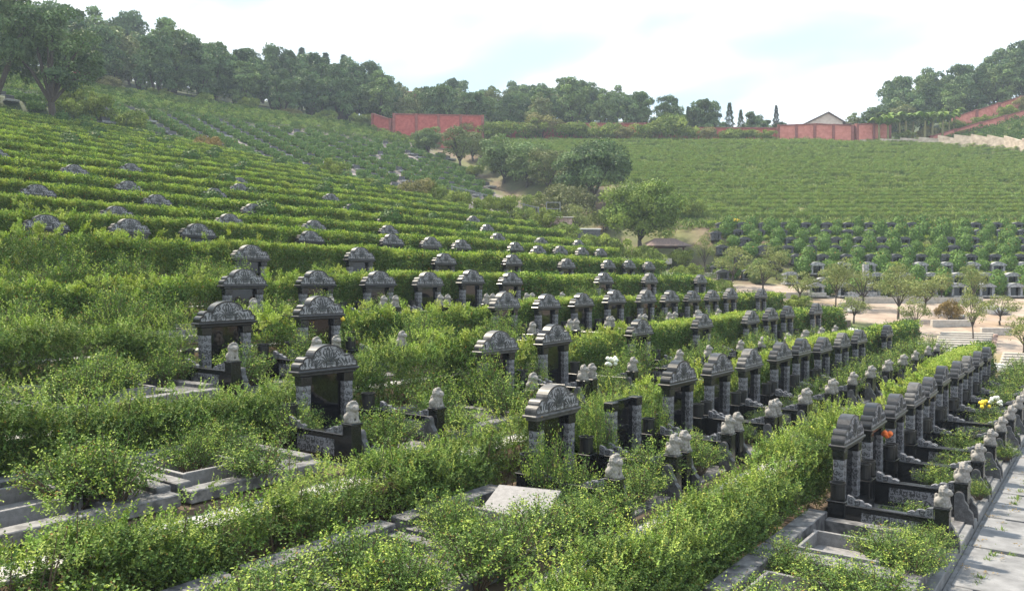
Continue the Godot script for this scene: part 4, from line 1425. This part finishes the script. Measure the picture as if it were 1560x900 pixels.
	for x: float in [-1.7, 1.7]:
		for z: float in [-1.2, 1.2]:
			st = new_st()
			tube(st, Vector3(0, 0, 0), Vector3(0, 2.2, 0), 0.11, 0.1, 9)
			part("post", st.commit(), M.red_wood, pv, Vector3(x, 0, z))
		part("side_rail", box_mesh(Vector3(0.08, 0.1, 2.2), 0.01), M.red_wood, pv, Vector3(x, 0.75, 0))
	for z: float in [-1.2, 1.2]:
		part("beam", box_mesh(Vector3(3.9, 0.2, 0.14), 0.01), M.red_wood, pv, Vector3(0, 2.15, z))
	part("back_rail", box_mesh(Vector3(3.2, 0.1, 0.08), 0.01), M.red_wood, pv, Vector3(0, 0.75, -1.2))
	st = new_st()
	for s: Array in [[Vector3(-2.5, 2.2, 1.9), Vector3(2.5, 2.2, 1.9), Vector3(1.1, 3.1, 0), Vector3(-1.1, 3.1, 0), Vector3(0, 1, 1)], [Vector3(-2.5, 2.2, -1.9), Vector3(2.5, 2.2, -1.9), Vector3(1.1, 3.1, 0), Vector3(-1.1, 3.1, 0), Vector3(0, 1, -1)], [Vector3(2.5, 2.2, -1.9), Vector3(2.5, 2.2, 1.9), Vector3(1.1, 3.1, 0), Vector3(1.1, 3.1, 0), Vector3(1, 1, 0)], [Vector3(-2.5, 2.2, -1.9), Vector3(-2.5, 2.2, 1.9), Vector3(-1.1, 3.1, 0), Vector3(-1.1, 3.1, 0), Vector3(-1, 1, 0)]]:
		quad(st, s[0], s[1], s[2], s[3], s[4])
	quad(st, Vector3(-2.5, 2.19, -1.9), Vector3(2.5, 2.19, -1.9), Vector3(2.5, 2.19, 1.9), Vector3(-2.5, 2.19, 1.9), Vector3.DOWN)
	part("roof", st.commit(), M.roof_tile, pv)
	# remains of a stone building, and the tanks beside it
	var ru := base("stone_ruin", G(3.9, -70.4, -0.1), 0.1)
	tag(ru, "weathered pink stone block with flat top by the railing", "ruin")
	part("wall", box_mesh(Vector3(2.3, 1.7, 1.6), 0.05, Vector3(0, 0.85, 0)), M.ruin_stone, ru)
	part("top_slab", box_mesh(Vector3(2.5, 0.12, 1.8), 0.03, Vector3(0, 1.76, 0)), M.pale_stone, ru)
	var fr := base("metal_frame", G(3.6, -71.6), 0.1)
	tag(fr, "thin grey metal frame standing behind the pink stone block", "frame")
	for x: float in [-0.6, 0.6]:
		part("post", box_mesh(Vector3(0.06, 2.9, 0.06), 0.005), M.metal, fr, Vector3(x, 1.45, 0))
	part("cross_bar", box_mesh(Vector3(1.14, 0.06, 0.06), 0.005), M.metal, fr, Vector3(0, 2.85, 0))
	part("cross_bar", box_mesh(Vector3(1.14, 0.05, 0.05), 0.005), M.metal, fr, Vector3(0, 2.3, 0))
	var bn := base("grey_cabinet", G(6.6, -71.0), 0.1)
	tag(bn, "low grey cabinet with pale top behind shrubs", "cabinet")
	part("body", box_mesh(Vector3(2.0, 1.1, 0.9), 0.03, Vector3(0, 0.8, 0)), M.dark_grey_granite, bn)
	part("top", box_mesh(Vector3(2.1, 0.1, 1.0), 0.02, Vector3(0, 1.4, 0)), M.white_paint, bn)
	# railing at the foot of the clipped slope
	var ra := Vector3(-5.6, 0, -76.5)
	var rb := Vector3(2.4, 0, -74.0)
	var rl := base("railing", G(ra.x, ra.z, 0.9))
	tag(rl, "grey metal railing with thin balusters below the clipped shrubs", "railing")
	var ang := -atan2(rb.z - ra.z, rb.x - ra.x)
	var len := ra.distance_to(rb)
	var y0 := rl.position.y
	var fall := (H(rb.x, rb.z) + 0.9 - y0)
	var post_m := box_mesh(Vector3(0.08, 1.6, 0.08), 0.008)
	var bar_m := box_mesh(Vector3(0.03, 0.85, 0.03), 0.003)
	for i in 7:
		var q := i / 6.0
		part("post", post_m, M.metal, rl, Vector3((rb.x - ra.x) * q, fall * q + 0.3, (rb.z - ra.z) * q), ang)
	for i in 42:
		var q := (i + 0.5) / 42.0
		part("baluster", bar_m, M.metal, rl, Vector3((rb.x - ra.x) * q, fall * q + 0.55, (rb.z - ra.z) * q), ang)
	for yy: float in [1.0, 0.1]:
		st = new_st()
		tube(st, Vector3(0, yy, 0), Vector3(rb.x - ra.x, fall + yy, rb.z - ra.z), 0.035, 0.035, 6)
		part("rail", st.commit(), M.metal, rl)

# ============================================================ trees
func tree_mesh(sd: int, h: float, w: float, foot: float, puffs: int, per: int, l: float, a: Color, b: Color, rough := 0.3, limbs := 5, fat := 1.0) -> Dictionary:
	rng.seed = sd
	var st := new_st()
	var tr := h * 0.022 + (0.05 if h > 4.0 else 0.0)
	var fork := Vector3(R(-0.1, 0.1) * w * 0.3, h * foot, R(-0.1, 0.1) * w * 0.3)
	tube(st, Vector3(0, -0.4, 0), fork * 0.5 + Vector3(R(-0.1, 0.1), 0, 0), tr * 1.25, tr, 8)
	tube(st, fork * 0.5, fork, tr, tr * 0.8, 8)
	var ch := h * (1.0 - foot) * 0.5
	var mid := Vector3(0, h * foot + ch, 0)
	var cs := []
	for i in puffs:
		var d := rdir()
		var rr := pow(rng.randf(), 0.4)
		var c := mid + Vector3(d.x * w * 0.5 * 0.76 * rr, d.y * ch * 0.78 * rr, d.z * w * 0.5 * 0.76 * rr)
		var pr := w * fat * R(0.1, 0.22) * (1.15 - 0.4 * rr) * (14.0 / (puffs + 4.0)) ** 0.25
		cs.append(c)
		var tone := R(1.0 - rough, 1.0 + rough)
		var hue := rng.randf()
		for j in per:
			var e := rdir()
			e.y = absf(e.y) * 0.85 + e.y * 0.15 if rng.randf() < 0.6 else e.y
			var p := c + Vector3(e.x, e.y * 0.72, e.z) * pr * R(0.7, 1.06)
			var col := a.lerp(b, clampf(hue + R(-0.25, 0.25), 0, 1)) * tone * R(0.8, 1.2)
			tuft(p, e, 0.55, l * R(0.7, 1.3), R(0.5, 0.75), col)
	for i in mini(limbs, cs.size()):
		var c: Vector3 = cs[i]
		var m := fork.lerp(c, 0.5) + Vector3(0, ch * 0.12, 0)
		tube(st, fork, m, tr * 0.6, tr * 0.4, 6)
		tube(st, m, c, tr * 0.4, tr * 0.12, 5)
	return {"crown": leaf_mesh(), "trunk": st.commit()}

func conifer_mesh(sd: int, h: float, w: float, n: int, l: float, a: Color, b: Color) -> Dictionary:
	rng.seed = sd
	var st := new_st()
	tube(st, Vector3(0, -0.3, 0), Vector3(0, h * 0.7, 0), h * 0.016, 0.02, 7)
	for i in n:
		var q := pow(rng.randf(), 0.95)
		var layer := 0.75 + 0.25 * sin(q * 44.0)
		var a2 := R(0, TAU)
		var rr := w * 0.5 * (1.0 - q) * layer * sqrt(R(0.25, 1.0)) * (1.0 + 0.2 * sin(a2 * 3.0 + q * 9.0))
		var p := Vector3(cos(a2) * rr, h * (0.1 + 0.9 * q) - rr * 0.2, sin(a2) * rr)
		leaf(p, Vector3(cos(a2), -0.2 + R(-0.4, 0.4), sin(a2)).normalized(), (Vector3(0, 1, 0) + rdir() * 0.6).normalized(), l * R(0.7, 1.3), l * 0.45, green(a, b, 0.3))
	return {"crown": leaf_mesh(), "trunk": st.commit()}

func put_tree(v: Dictionary, at: Vector3, s: Vector3, label: String, called: String, group := "", category := "tree") -> Node3D:
	var o := base(called, at, R(0, TAU))
	part("trunk", v.trunk, M.bark, o)
	part("crown", v.crown, M.tree_leaf, o)
	o.scale = s
	tag(o, label, category, group)
	return o

const WOOD := ["dark broad-crowned tree", "dark lumpy tree", "dark uneven tree", "dark full-bodied tree", "lighter tall oval tree", "lighter loose oval tree", "olive-tinted low tree"]

func trees() -> void:
	var dk := Color(0.078, 0.128, 0.056)
	var dg := Color(0.145, 0.21, 0.08)
	var mg := Color(0.17, 0.23, 0.075)
	var yg := Color(0.15, 0.185, 0.045)
	var olive := Color(0.19, 0.195, 0.085)
	var big := [tree_mesh(501, 12.5, 10.0, 0.22, 46, 330, 0.24, dk, dg, 0.25, 9), tree_mesh(502, 12.0, 9.6, 0.25, 46, 330, 0.24, dk, dg, 0.25, 9)]
	var wood := []
	for i in 4: wood.append(tree_mesh(510 + i, 11.0, 8.6, 0.0, 46, 170, 0.42, dk, dg, 0.35, 4, 1.2))
	for i in 2: wood.append(tree_mesh(520 + i, 12.0, 7.8, 0.0, 42, 150, 0.42, dg, mg, 0.35, 4, 1.2))
	wood.append(tree_mesh(530, 10.0, 8.0, 0.0, 38, 140, 0.4, mg, olive, 0.3, 5, 1.2))
	var round_tree := tree_mesh(541, 6.4, 7.6, 0.22, 46, 560, 0.2, Color(0.12, 0.19, 0.038), Color(0.235, 0.30, 0.056), 0.22, 7, 1.5)
	var dark_tree := tree_mesh(542, 6.6, 8.4, 0.14, 50, 300, 0.24, dk, dg, 0.25, 7, 1.35)
	var olive_tree := tree_mesh(543, 5.7, 6.8, 0.08, 46, 220, 0.2, Color(0.132, 0.147, 0.056), olive, 0.25, 8, 1.25)
	var gully := [tree_mesh(544, 5.6, 6.2, 0.1, 40, 220, 0.24, dg, mg, 0.28, 6, 1.35), tree_mesh(545, 5.4, 5.8, 0.14, 36, 160, 0.22, mg, olive, 0.25, 8, 1.25)]
	var garden := []
	for i in 3: garden.append(tree_mesh(550 + i, 3.0, 3.4, 0.26, 26, 75, 0.11, Color(0.155, 0.194, 0.059), Color(0.295, 0.310, 0.109), 0.22, 9))
	var bush := []
	for i in 3: bush.append(tree_mesh(560 + i, 2.0, 4.4, 0.03, 26, 150, 0.17, Color(0.139, 0.194, 0.040), Color(0.295, 0.341, 0.070), 0.25, 5))
	var obush := tree_mesh(563, 2.1, 4.6, 0.03, 26, 160, 0.16, Color(0.155, 0.155, 0.059), Color(0.264, 0.232, 0.085), 0.22, 6)
	var rbush := tree_mesh(564, 1.7, 4.6, 0.03, 24, 150, 0.16, Color(0.202, 0.147, 0.054), Color(0.326, 0.232, 0.085), 0.22, 6)
	var fir := [conifer_mesh(570, 8.5, 3.8, 2600, 0.36, dk, dg), conifer_mesh(571, 9.0, 3.0, 2400, 0.34, Color(0.04, 0.06, 0.035), Color(0.07, 0.09, 0.045))]
	rng.seed = 600
	# two large trees at the head of the near hillside
	put_tree(big[0], Vector3(-45.6, 17.2, -72.0), Vector3(1.1, 1.15, 1.1), "large dark tree with low side limbs at the head of the rows", "shade_tree", "large trees at the head of the rows")
	put_tree(big[1], Vector3(-41.4, 17.2, -74.5), Vector3(1.08, 1.05, 1.08), "large dark forked tree beside the yellow-green bushes", "shade_tree", "large trees at the head of the rows")
	put_tree(big[1], Vector3(-52.5, 18.2, -80.0), Vector3(1.2, 1.25, 1.2), "tall dark tree behind the two large trees", "shade_tree", "large trees at the head of the rows")
	# single trees of the valley
	put_tree(round_tree, G(11.6, -74.0), Vector3(1.1, 1.12, 1.1), "round bright green tree shading the red pavilion", "round_tree")
	put_tree(dark_tree, G(9.0, -91.0), Vector3(1.25, 1.15, 1.2), "dark spreading tree behind the round bright tree", "spreading_tree")
	put_tree(olive_tree, G(5.2, -82.0), Vector3(1.15, 1.15, 1.15), "olive-brown bushy tree behind the pink stone block", "olive_tree")
	put_tree(olive_tree, G(7.6, -96.0), Vector3(0.9, 0.9, 0.9), "olive tree half hidden under the dark spreading tree", "olive_tree")
	put_tree(gully[0], G(-1.1, -111.0), Vector3(1.4, 1.25, 1.35), "rounded green tree in the gully beside clipped shrubs", "gully_tree", "trees in the gully")
	put_tree(gully[0], G(1.9, -106.0), Vector3(1.25, 1.15, 1.25), "lower green tree in the gully below the rounded one", "gully_tree", "trees in the gully")
	put_tree(gully[1], G(4.2, -101.0), Vector3(1.2, 1.1, 1.2), "dusky loose tree in the gully before the dark spreading tree", "gully_tree", "trees in the gully")
	put_tree(gully[1], G(-7.6, -120.0), Vector3(1.2, 1.15, 1.2), "thin grey-green tree above the brown gully path", "gully_tree", "trees in the gully")
	put_tree(gully[0], G(-12.9, -127.0), Vector3(0.95, 0.8, 1), "small green tree below the tall red wall", "gully_tree", "trees in the gully")
	put_tree(gully[1], G(-6.0, -127.0), Vector3(1, 0.85, 1), "hazy olive tree below the long red wall", "gully_tree", "trees in the gully")
	put_tree(garden[0], G(6.1, -76.0), Vector3(1.2, 1.2, 1.2), "slim small tree by the grey cabinet", "small_tree")
	# bushes along the edge of the near hillside
	var bl := [[-2.5, -117.0, 1.0, 1.2, 1, "bush on the brown path of the gully"], [2.5, -96.0, 1.1, 1.3, 0, "bush at the foot of the gully trees"], [-5.0, -114.0, 0.8, 0.9, 2, "low bush between gully trees and clipped shrubs"], [9.5, -84.0, 1.0, 1.2, 2, "bush behind the round bright tree"], [13.5, -86.0, 1.0, 1.1, 0, "bush below the first green terrace"], [17.5, -81.0, 0.9, 1.0, 1, "bush behind the pavilion"], [-47.5, -77.0, 1.0, 1.3, 1, "bush between the two large trunks"], [-42.5, -84.5, 1.15, 1.5, 0, "yellow-green bush under the forked tree"], [-38.6, -84.0, 1.0, 1.1, 1, "yellow-green bush where the rows end below the smoke"], [-45.0, -82.5, 1.0, 1.2, 2, "pale bush beside the trunk of forked tree"], [-49.0, -80.0, 1.2, 1.6, 1, "dense bush behind the trunk with low side limbs"], [-53.0, -78.0, 1.3, 1.8, 2, "dense bush at the end of the upper rows"], [-46.5, -86.0, 1.3, 1.9, 0, "dense bush behind the forked tree"], [-17.2, -76.0, 1.15, 1.35, 0, "rounded bright bush above the row ends"], [-13.4, -75.0, 0.8, 0.7, 2, "low yellow bush beside the rounded bright bush"], [0.9, -71.5, 0.8, 0.9, 1, "green bush at the near end of railing"], [-6.6, -72.6, 0.8, 1.1, 1, "bright bush where the eleventh hedge ends"], [2.6, -69.4, 0.9, 1.2, 0, "bright bush below the metal frame"], [-0.6, -72.6, 0.8, 1.2, 2, "bright bush against the railing"], [-4.6, -71.2, 0.8, 1.1, 2, "yellow-green bush before the railing"], [-2.5, -71.2, 0.8, 1.1, 0, "low bright bush before the railing"], [4.0, -64.0, 0.9, 1.0, 1, "bright bush before the pink stone block"], [6.2, -62.0, 0.9, 0.9, 2, "bright bush between pink block and big round tree"], [8.0, -62.5, 0.8, 1.0, 0, "green bush before the big round tree"], [10.2, -62.0, 0.75, 1.0, 1, "yellow-green bush before the pavilion"], [14.4, -70.0, 0.7, 1.0, 2, "yellowish bush beside the pavilion"], [12.2, -57.5, 0.7, 0.9, 0, "round bush at the end of seventh hedge"], [14.0, -55.5, 0.6, 0.7, 1, "bush at the end of sixth hedge"], [15.8, -51.5, 0.7, 0.6, 2, "low bright bush at the end of fifth hedge"], [17.6, -50.5, 0.6, 0.6, 0, "bright bush beside the dark cone shrub"]]
	for q: Array in bl:
		put_tree(bush[q[4]], G(q[0], q[1], -0.05), Vector3(q[2], q[3], q[2]), q[5], "bush", "bushes along the ends of the rows", "bush")
	put_tree(obush, G(-8.2, -72.6, -0.05), Vector3(1.05, 1.15, 1.0), "olive brown bush beside the railing", "bush", "", "bush")
	put_tree(rbush, G(-29.6, -80.5, -0.05), Vector3(1.1, 1.15, 1.0), "reddish brown bush at the foot of the shrub columns", "bush", "", "bush")
	put_tree(rbush, G(-24.0, -78.5, -0.05), Vector3(0.6, 0.8, 0.7), "small reddish bush at the foot of the shrub columns", "bush", "", "bush")
	# ornamental trees of the plaza: x, z, height, width, label
	var gl := [[16.4, -61.0, 3.2, 4.0, "wide pale olive tree at the end of fifth hedge"], [20.4, -63.2, 2.8, 3.4, "yellowish small tree beside the rust-red shrub"], [20.6, -52.2, 3.4, 2.4, "slender young tree with bare stem behind third hedge"], [22.3, -52.0, 2.5, 3.3, "spreading small tree with forked trunk on the sand"], [22.8, -48.4, 2.8, 3.6, "wide yellow-green small tree on a thin stem"], [23.8, -42.2, 3.0, 1.9, "slender young tree beside the upper steps"], [21.9, -44.4, 2.0, 2.0, "low leaning young tree beside the second hedge end"], [24.4, -39.0, 2.0, 2.4, "yellowish young tree beside the lower steps"], [25.4, -50.5, 2.4, 3.4, "wide low tree between boulders on the sand"], [27.8, -46.6, 1.8, 2.4, "low pale tree beside the planter wall"], [17.6, -57.5, 2.6, 3.6, "dense yellow-green tree at the plaza corner"], [23.4, -58.6, 2.2, 3.0, "rounded olive tree below the grey tombs"], [28.6, -54.6, 2.0, 2.6, "small loose tree against the retaining kerb"], [19.6, -47.0, 1.6, 2.6, "low bright tree at the end of third hedge"], [19.0, -54.0, 2.2, 3.0, "pale bare-stemmed tree by the dark cone shrub"], [26.0, -55.0, 2.6, 2.6, "loose small tree at the foot of grey tombs"], [29.5, -52.5, 2.8, 2.4, "thin young tree before the white gabled tombs"], [32.0, -49.5, 2.6, 2.4, "grey-green young tree at the plaza edge"], [16.0, -68.0, 3.4, 2.4, "slim young tree beside the pavilion hedge"]]
	for i in gl.size():
		var q: Array = gl[i]
		put_tree(garden[i % 3], G(q[0], q[1]), Vector3(q[3] / 3.4, q[2] / 3.0, q[3] / 3.4), q[4], "garden_tree", "ornamental trees of the plaza")
	var cone := conifer_mesh(580, 1.5, 1.4, 900, 0.09, dk, dg)
	put_tree(cone, G(20.0, -55.5), Vector3(1, 1, 1), "dark cone-shaped shrub on the sand of the plaza", "cone_shrub", "", "shrub")
	var sb := base("ball_shrub", G(18.8, -62.6))
	part("foliage", clipped_mesh(Vector3(1.5, 1.2, 1.5), 900, 0.12, dk, mg, 2.0), M.tree_leaf, sb)
	tag(sb, "dark ball shrub beside the wide pale olive tree", "shrub")
	put_tree(conifer_mesh(581, 1.7, 0.9, 700, 0.1, Color(0.13, 0.035, 0.02), Color(0.20, 0.07, 0.035)), G(22.0, -62.4), Vector3.ONE, "rust-red columnar shrub at the plaza edge", "red_shrub", "", "shrub")
	for q: Array in [[29.5, -44.0, "dry reddish shrub before the planter wall"], [25.6, -48.0, "dry reddish shrub on the plaza sand"]]:
		put_tree(rbush, G(q[0], q[1]), Vector3(0.42, 0.7, 0.42), q[2], "dry_shrub", "dry shrubs of the plaza", "shrub")
	# the wood on the ridge
	var n := 0
	for u: float in [125.0, 131.5, 139.0, 147.0, 156.0, 166.0, 177.0, 189.0]:
		var t := -12.0 + R(0, 4)
		while t < 120.0:
			t += R(5.0, 7.5)
			var p := on_b(u + R(-2.5, 2.5), t)
			var sx := p.x / -p.z
			if sx < -0.66 or sx > -0.02 or -p.z > 225.0: continue
			var dl := (p.x - 1.6) * -0.932 + (-p.z - 100.0) * -0.362
			if dl < 4.0: continue
			var s := R(0.8, 1.2)
			if u < 126.0: s *= 0.85
			var wv := rng.randi() % 7
			put_tree(wood[wv], G(p.x, p.z, -0.2), Vector3(s, s * R(0.9, 1.15), s), "%s in the wood above the far hedge lines%s" % [WOOD[wv], ", at its lower edge" if u < 130.0 else ", along its crest" if u > 160.0 else ", midway up"], "forest_tree", "trees of the wood on the ridge")
			n += 1
	for d: float in [151.0, 159.0, 168.0, 178.0, 190.0]:
		var x := -0.2 * d
		while x < 0.215 * d:
			x += R(5.0, 7.2)
			var s := R(0.75, 1.05) * (1.0 if x < 0.1 * d else 0.82)
			var wv := rng.randi() % 7
			put_tree(wood[wv], G(x, -d + R(-3, 3), -0.2), Vector3(s, s * R(0.9, 1.15), s), "%s behind the long red wall%s" % [WOOD[wv], ", close to it" if d < 155.0 else ", on the crest" if d > 175.0 else ", in the middle of the wood"], "forest_tree", "trees behind the long red wall")
	for q: Array in [[-48, -188, "dark pointed conifer above the wood"], [-43, -190, "second pointed conifer above the wood"], [-38, -186, "third pointed conifer above the wood"]]:
		put_tree(fir[0], G(q[0], q[1]), Vector3(2.0, 1.65, 2.0), q[2], "conifer", "conifers above the wood")
	# the tall crown that rises beside the red building, upper slope
	put_tree(wood[0], G(-72.5, -156.0), Vector3(1.15, 1.45, 1.15), "tall round tree rising above the wood beside red building", "forest_tree")
	for q: Array in [[32.0, -149.5, 0.8, 0], [36.5, -150.0, 0.75, 1], [39.8, -150.5, 0.9, 0], [42.0, -151.0, 0.75, 0], [48.5, -151.0, 0.8, 1], [29.0, -151.0, 0.55, 0]]:
		put_tree(fir[q[3]], G(q[0], q[1]), Vector3.ONE * q[2], "conifer standing behind the long red wall", "conifer", "conifers behind the long red wall")
	for q: Array in [[34.0, -153.0, 0.62], [44.5, -151.5, 0.66], [46.0, -150.0, 0.5], [52.0, -160.0, 0.5]]:
		put_tree(wood[rng.randi() % 4], G(q[0], q[1]), Vector3.ONE * q[2], "small dark tree among conifers behind the long red wall", "forest_tree", "small trees behind the long red wall")
	# the wooded hill beyond the banana plants
	for q: Array in [[63.0, -152.0, 0.6, 0.7], [66.5, -150.0, 0.8, 0.75], [70.5, -149.0, 0.85, 0.9], [75.0, -150.0, 0.9, 1.0], [78.0, -147.0, 0.8, 0.8], [83.0, -148.0, 0.9, 0.9], [87.5, -147.5, 0.9, 0.9], [92.5, -148.0, 1.0, 0.9], [97.5, -148.0, 1.0, 1.0], [74.0, -158.0, 0.95, 1.2], [80.0, -157.0, 1.0, 1.1], [86.0, -157.0, 1.1, 1.1], [92.0, -157.0, 1.1, 1.1], [98.0, -157.0, 1.1, 1.2], [104.0, -156.0, 1.1, 1.1], [78.0, -166.0, 1.0, 1.3], [85.0, -167.0, 1.1, 1.25], [93.0, -168.0, 1.2, 1.2], [101.0, -168.0, 1.2, 1.2], [110.0, -168.0, 1.2, 1.2], [60.0, -156.0, 0.5, 0.6]]:
		var wv := rng.randi() % 7
		put_tree(wood[wv], G(q[0], q[1], -0.2), Vector3(q[2], q[3], q[2]), "%s on the wooded hill beyond banana plants%s" % [WOOD[wv], ", upper part" if q[1] < -153.0 else ", lower part"], "forest_tree", "trees of the hill beyond the banana plants")
	# shrubs at the foot of the walls and along the edge of the wood
	for i in 34:
		var p: Vector3
		if i < 16:
			p = Vector3(lerpf(-8.0, 44.0, i / 15.0) + R(-1, 1), 0, -141.5 + R(-1.0, 0.6))
		elif i < 27:
			p = on_b(123.5 + R(-0.5, 0.5), lerpf(8.0, 76.0, (i - 16) / 10.0))
		else:
			p = Vector3(lerpf(66.0, 92.0, (i - 27) / 6.0), 0, -139.0 + R(-1, 1))
		var s := R(0.9, 1.4) * (1.55 if i < 11 else 1.0)
		put_tree(bush[i % 3] if i % 4 else obush, G(p.x, p.z, -0.1), Vector3(s, s * R(0.8, 1.25), s), ["bush at the foot of the long red wall", "bush along the lower edge of the wood", "bush below the pale red wall"][0 if i < 16 else 1 if i < 27 else 2], "wall_bush", ["bushes before the long red wall", "bushes along the wood", "bushes below the pale red wall"][0 if i < 16 else 1 if i < 27 else 2], "bush")
	# rough green of the upper slope on the far side of the retaining wall
	var cv := base("undergrowth", G(84, -128))
	tag(cv, "dark green undergrowth above the sandy retaining wall", "undergrowth", "", "stuff")
	var pl := []
	for i in 1500:
		var d := R(112, 136)
		var x := R(79.0 + (118.0 - d) * 0.25, 100.0)
		pl.append([G(x, -d, R(0.0, 0.5)), R(0.8, 1.4)])
	spray("leaves", K.vfar, pl, cv, cv.position)
	bananas()

func bananas() -> void:
	rng.seed = 701
	var v := []
	for k in 3:
		var st := new_st()
		tube(st, Vector3.ZERO, Vector3(R(-0.1, 0.1), 2.4, R(-0.1, 0.1)), 0.16, 0.1, 8)
		for i in 9:
			var a := TAU * i / 9.0 + R(-0.3, 0.3)
			var o := Vector3(cos(a), 0, sin(a))
			var side := Vector3(-sin(a), 0, cos(a))
			var ln := R(1.6, 2.4)
			var lift := R(0.5, 1.3)
			var c := green(Color(0.10, 0.16, 0.035), Color(0.19, 0.25, 0.06))
			var prev := Vector3(0, 2.3, 0)
			for j in 6:
				var q := (j + 1) / 6.0
				var p := Vector3(0, 2.3, 0) + o * ln * q * 0.85 + Vector3(0, lift * sin(q * 2.4) - 0.3 * q * q, 0)
				var w0 := 0.34 * sin(PI * clampf((q - 1.0 / 6.0) * 0.9 + 0.1, 0, 1))
				var w1 := 0.34 * sin(PI * clampf(q * 0.9 + 0.1, 0, 1))
				for sg: float in [-1.0, 1.0]:
					var dn := Vector3(0, -0.12, 0)
					for tv: Array in [[prev, prev + side * sg * w0 + dn * w0, p + side * sg * w1 + dn * w1], [prev, p + side * sg * w1 + dn * w1, p]]:
						for x: Vector3 in tv:
							LV.append(x)
							LC.append(c)
				prev = p
		v.append({"stem": st.commit(), "fronds": leaf_mesh()})
	var m := mat("banana_stem", Color(0.22, 0.2, 0.08), 0.7)
	for i in 11:
		var x := 61.5 + 1.25 * i + R(-0.4, 0.4)
		var o := base("banana_plant", G(x, -138.6 + R(-1.5, 1.5), -0.05), R(0, TAU))
		part("stem", v[i % 3].stem, m, o)
		part("fronds", v[i % 3].fronds, M.leaf, o)
		o.scale = Vector3.ONE * R(1.2, 1.65)
		tag(o, "banana plant with broad arching leaves above the retaining wall", "banana plant", "banana plants above the retaining wall")

func bouquet(at: Vector3, m: Material, s: float, label: String) -> void:
	var o := base("flowers", at)
	tag(o, label, "flowers")
	var head := nets(func(p: Vector3): return p.length() - 0.05 + 0.012 * sin(p.x * 120.0) * sin(p.y * 110.0) * sin(p.z * 130.0), Vector3.ONE * -0.07, Vector3.ONE * 0.07, 0.02)
	for i in 9:
		part("flower_head", head, m, o, Vector3(R(-0.12, 0.12), R(0.1, 0.26), R(-0.12, 0.12)) * s)
	var st := new_st()
	for i in 7: tube(st, Vector3(0, 0, 0), Vector3(R(-0.1, 0.1), 0.18, R(-0.1, 0.1)) * s, 0.006, 0.005, 4)
	part("stalks", st.commit(), M.twig, o)

func small_details() -> void:
	rng.seed = 801
	bouquet(at_row(row_u(3) + 0.25, 19.25, row_y(3) + 1.0), M.flower_yellow, 1.0, "yellow flowers beside the second tombstone of the fourth row")
	bouquet(at_row(row_u(0) - 0.2, 15.85, row_y(0) + 0.98), M.flower_orange, 0.45, "orange flowers hung on the tombstone beside paved path")
	bouquet(at_row(row_u(0) - 0.9, 22.2, row_y(0) + 0.5), M.flower_yellow, 1.1, "yellow flowers lying on a grave beside the paved path")
	bouquet(at_row(row_u(0) - 1.1, 22.6, row_y(0) + 0.5), M.flower_white, 1.2, "white flowers lying on a grave beside the paved path")
	bouquet(at_row(row_u(2) - 1.2, 19.5, row_y(2) + 0.65), M.flower_white, 1.0, "pale flowers between two lions in the third row")
	bouquet(G(20.4, -74.6, 1.0), M.flower_yellow, 1.8, "orange-yellow flowers on a dark grey tomb across the plaza")
	# dry leaves and weeds on the path
	for v in 6:
		leaf(Vector3(R(-0.1, 0.1), 0.004, R(-0.1, 0.1)), Vector3(R(-1, 1), R(0, 0.2), R(-1, 1)).normalized(), (Vector3.UP + rdir() * 0.3).normalized(), R(0.03, 0.05), 0.022, green(Color(0.20, 0.13, 0.05), Color(0.34, 0.24, 0.09), 0.3))
	K.litter = [leaf_mesh()]
	for j in 14:
		var a := R(0, TAU)
		leaf(Vector3(R(-0.05, 0.05), 0, R(-0.05, 0.05)), Vector3(cos(a) * 0.8, 1.0, sin(a) * 0.8).normalized(), Vector3(cos(a), 0.4, sin(a)), R(0.05, 0.13), 0.016, green(OLD1, NEW1))
	K.weed = [leaf_mesh()]
	M["paving"].albedo_color = Color(0.93, 0.93, 0.94)
	var lt := base("fallen_leaves", at_row(1.0, 15.0, 0.035))
	tag(lt, "dry fallen leaves scattered on the paved path", "fallen leaves", "", "stuff")
	var fl := []
	for i in 170:
		fl.append([at_row(1.88 - absf(rng.randfn(0.0, 0.5)), R(7.0, 34.0), 0.034), R(0.7, 1.2)])
	spray_flat("leaves", K.litter, fl, lt)
	var wd := base("weeds", at_row(1.8, 15.0, 0.0))
	tag(wd, "small weeds in the joints along the paved path", "weeds", "", "stuff")
	var wl := []
	for i in 220:
		var d := 3.4 + 1.655 * (rng.randi() % 19) + 0.83
		if i % 3: wl.append([at_row(1.52 - R(0.0, 0.05), R(8.0, 34.0), 0.0), R(0.5, 1.1)])
		else: wl.append([at_row(R(0.4, 1.85), d + R(-0.04, 0.04), -0.01), R(0.4, 0.9)])
	spray_flat("blades", K.weed, wl, wd)

func spray_flat(called: String, meshes: Array, places: Array, parent: Node3D) -> void:
	var mm := MultiMesh.new()
	mm.transform_format = MultiMesh.TRANSFORM_3D
	mm.mesh = meshes[0]
	mm.instance_count = places.size()
	for i in places.size():
		mm.set_instance_transform(i, Transform3D(Basis(Vector3.UP, R(0, TAU)).scaled(Vector3.ONE * places[i][1]), places[i][0] - parent.position))
	var o := MultiMeshInstance3D.new()
	o.name = called
	o.multimesh = mm
	o.material_override = M.leaf
	parent.add_child(o, true)
